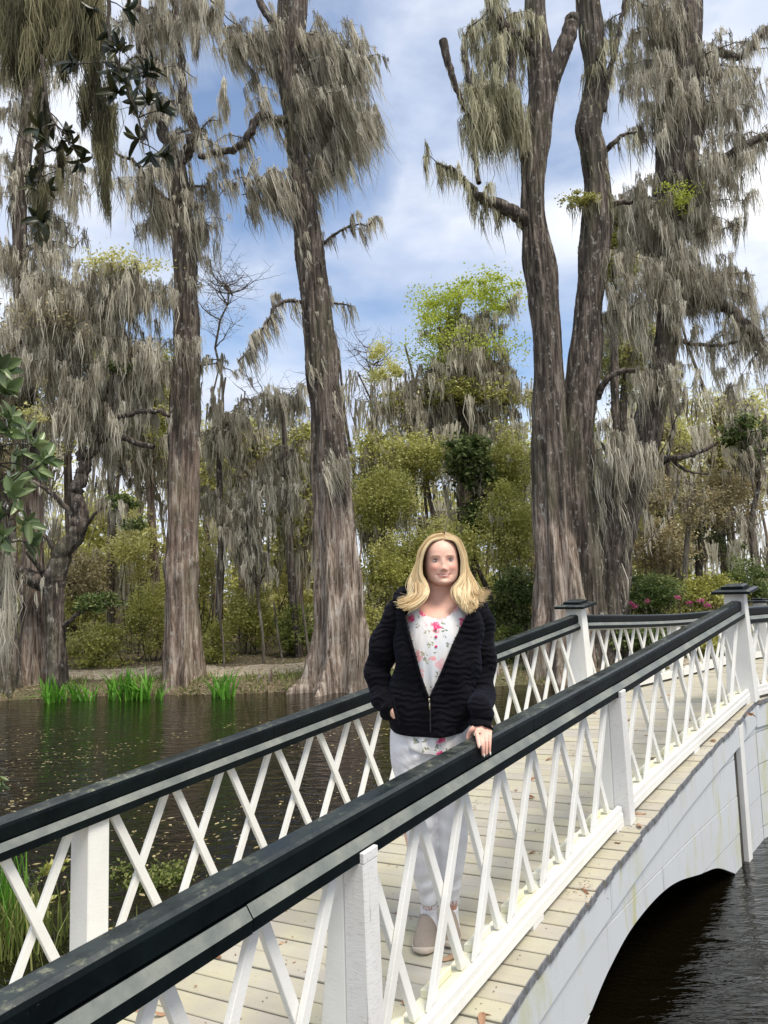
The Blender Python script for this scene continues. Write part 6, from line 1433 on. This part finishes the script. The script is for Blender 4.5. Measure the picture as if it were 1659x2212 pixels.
def strand(P, w, v, dirs):
    global b0
    n = len(P); T = np.gradient(P, axis=0); sd_ = np.cross(T, dirs); sd_ /= np.linalg.norm(sd_, axis=1)[:, None]+1e-9
    ww = w*np.sin(np.linspace(.35, PI*.93, n))**.5; A = P+sd_*ww[:, None]; B = P-sd_*ww[:, None]; VV.append(np.stack([A, B], 1).reshape(-1, 3))
    i = np.arange(n-1)[:, None]*2+b0; FF.append(np.concatenate([i, i+1, i+3, i+2], 1)); AA.append(np.full(n-1, v)); b0 += 2*n
for GS in (LG, RG):
    GP = np.array([cmp_(q) for q in GS]); nG = len(GS)
    for k in range(1500):
        w_ = rng.random()*(nG-1)*.999; n = GP.shape[1]; u = np.linspace(0, 1, n); lk = math.floor(w_*3.6)/3.6
        wu = np.clip(w_+(lk+.14-w_)*.72*u**1.3, 0, nG-1.001); iu = wu.astype(int); fu = (wu-iu)[:, None]; P = GP[iu, np.arange(n)]*(1-fu)+GP[iu+1, np.arange(n)]*fu
        lr_ = np.random.RandomState(int(lk*100)+(7 if GS is LG else 0))     # locks move together
        amp = (.002+.017*u**1.5); ph = lr_.rand()*6.28; P = P+np.stack([np.sin(u*11+ph), np.cos(u*10+ph), 0*u], -1)*amp[:, None]*.75
        dr_ = (rng.normal(size=3)*.0042)[None, :]*(.45+1.25*u[:, None]**1.4); P = P+dr_
        cut = n if rng.random() > .5 else int(n*(.72+.28*rng.random())); P = P[:max(8, cut)]
        v_ = np.clip(.50+.55*(lr_.rand()-.5)+.3*(rng.random()-.5)-.30*(w_ > 3.0)*(rng.random() < .7)-.22*(rng.random() < .12)+(.08 if w_ < 1.2 else 0), 0, 1)
        strand(P, .0011+.0009*rng.random(), v_, np.tile(np.array([.15*rng.normal(), -1, .15*rng.normal()]), (len(P), 1)))
    for k in range(150):      # stray hairs
        w_ = 2+rng.random()*1.99; i = int(w_); f_ = w_-i; P = GP[i]*(1-f_)+GP[i+1]*f_; u = np.linspace(0, 1, len(P))
        P = P+(rng.normal(size=3)*.012)[None, :]*u[:, None]+np.stack([np.sin(u*9+k), 0*u, np.cos(u*7+k)], -1)*.006; P[:, 0] += (1 if GS is RG else -1)*.010*u**2*rng.random()*2
        strand(P, .0006, .8, np.tile(np.array([0, -1., 0]), (len(P), 1)))
# hair over the crown and at the back
for k in range(1300):
    th = rng.random()*PI; ph0 = .02+rng.random()*.1; n = 14; u = np.linspace(0, 1, n)
    sx = math.cos(th); sy = math.sin(th)
    el = PI/2-ph0-u*(1.9+.3*rng.random()); zc_ = hz0+HH*.60; R_x, R_y, R_z = .095, .112, .103+.003*rng.normal()
    P = np.stack([hx+.006+sx*R_x*np.cos(el), hy+.008+sy*R_y*np.cos(el), zc_+R_z*np.sin(el)], -1)
    dn = np.clip(u-.58, 0, 1)[:, None]; P = np.where(el[:, None] < 0, np.stack([hx+sx*(R_x+.012*u), hy+.008+sy*R_y*.95+u*0, zc_-(u-.55)*.40], -1), P)
    P = P+rng.normal(size=3)*.003+np.stack([np.sin(u*12+th*5), 0*u, 0*u], -1)*.003
    strand(P, .0016, np.clip(.42+.4*(rng.random()-.5), 0, 1), (P-np.array([hx, hy, zc_])))
Vh = np.vstack(VV); Fh = np.vstack(FF); ho = link('hair', mesh('hair', Vh, Fh, np.concatenate(AA)), MT['hair'], person, smooth=False)
# scalp under the hair
V, F = ellip((hx+.003, hy+.016, hz0+HH*.60), .084, .098, .096, 32, 18); V = np.array(V)
F = [f for f in F if not (V[list(f)].mean(0)[1] < hy-.020 and V[list(f)].mean(0)[2] < hz0+HH*.93)]
so = link('scalp', mesh('scalp', V, F, np.full(len(F), .40)), MT['hair'], person, smooth=True)

# ------------------------------------------------------------------ fallen leaves on the deck
fl = []
for q in range(4):
    V, F = mleaf(1, [.36, .30, .42, .34][q], .5, [-.25, .15, .4, -.1][q]); me = mesh('fallen_leaf', V, F, np.full(len(F), [.1, .45, .7, .9][q])); me.materials.append(MT['fallen']); fl.append(me)
spots = []
for i in range(110):
    s = rng.uniform(.1, 3.2) if i > 45 else rng.uniform(.2, 1.3); spots.append((s, rng.uniform(.05, 1.4) if rng.random() > .12 else -.12))
for i, (s, t_) in enumerate(spots):
    o = bpy.data.objects.new('fallen_leaf', fl[rng.integers(4)]); C.objects.link(o); p = G(s, t_, .009); k = .055+.04*rng.random(); o.location = p; o.scale = (k, k, k)
    o.rotation_euler = (rng.normal()*.25+(3.1 if rng.random() < .4 else 0), rng.normal()*.2+.12, rng.random()*6.28)
    tag(o, 'dry brown leaf lying on the pale boards of the footbridge', 'leaf', 'fallen leaves scattered on the footbridge')
P = []
for _ in range(700):
    s = rng.uniform(-.5, 5); t_ = rng.uniform(-.1, 1.45); P.append(G(s, t_, .006))
for cs_, ct_ in ((.75, .75), (1.9, 1.0), (2.35, .8), (1.55, -.13), (.95, .5), (2.6, .6)):
    for _ in range(50): P.append(G(cs_+rng.normal()*.03, ct_+rng.normal()*.05, .007+.01*rng.random()))
V, F, A = leaf_cloud(np.array(P), .016, asp=.5); V[:, 2] = np.repeat(np.array(P)[:, 2], 4)+(V[:, 2]-np.repeat(np.array(P)[:, 2], 4))*.3
tag(link('leaf_crumbs', mesh('leaf_crumbs', V, F, A*.4), MT['fallen']), 'crumbs of dead leaf and twig on the deck boards', 'leaf litter', kind='stuff')
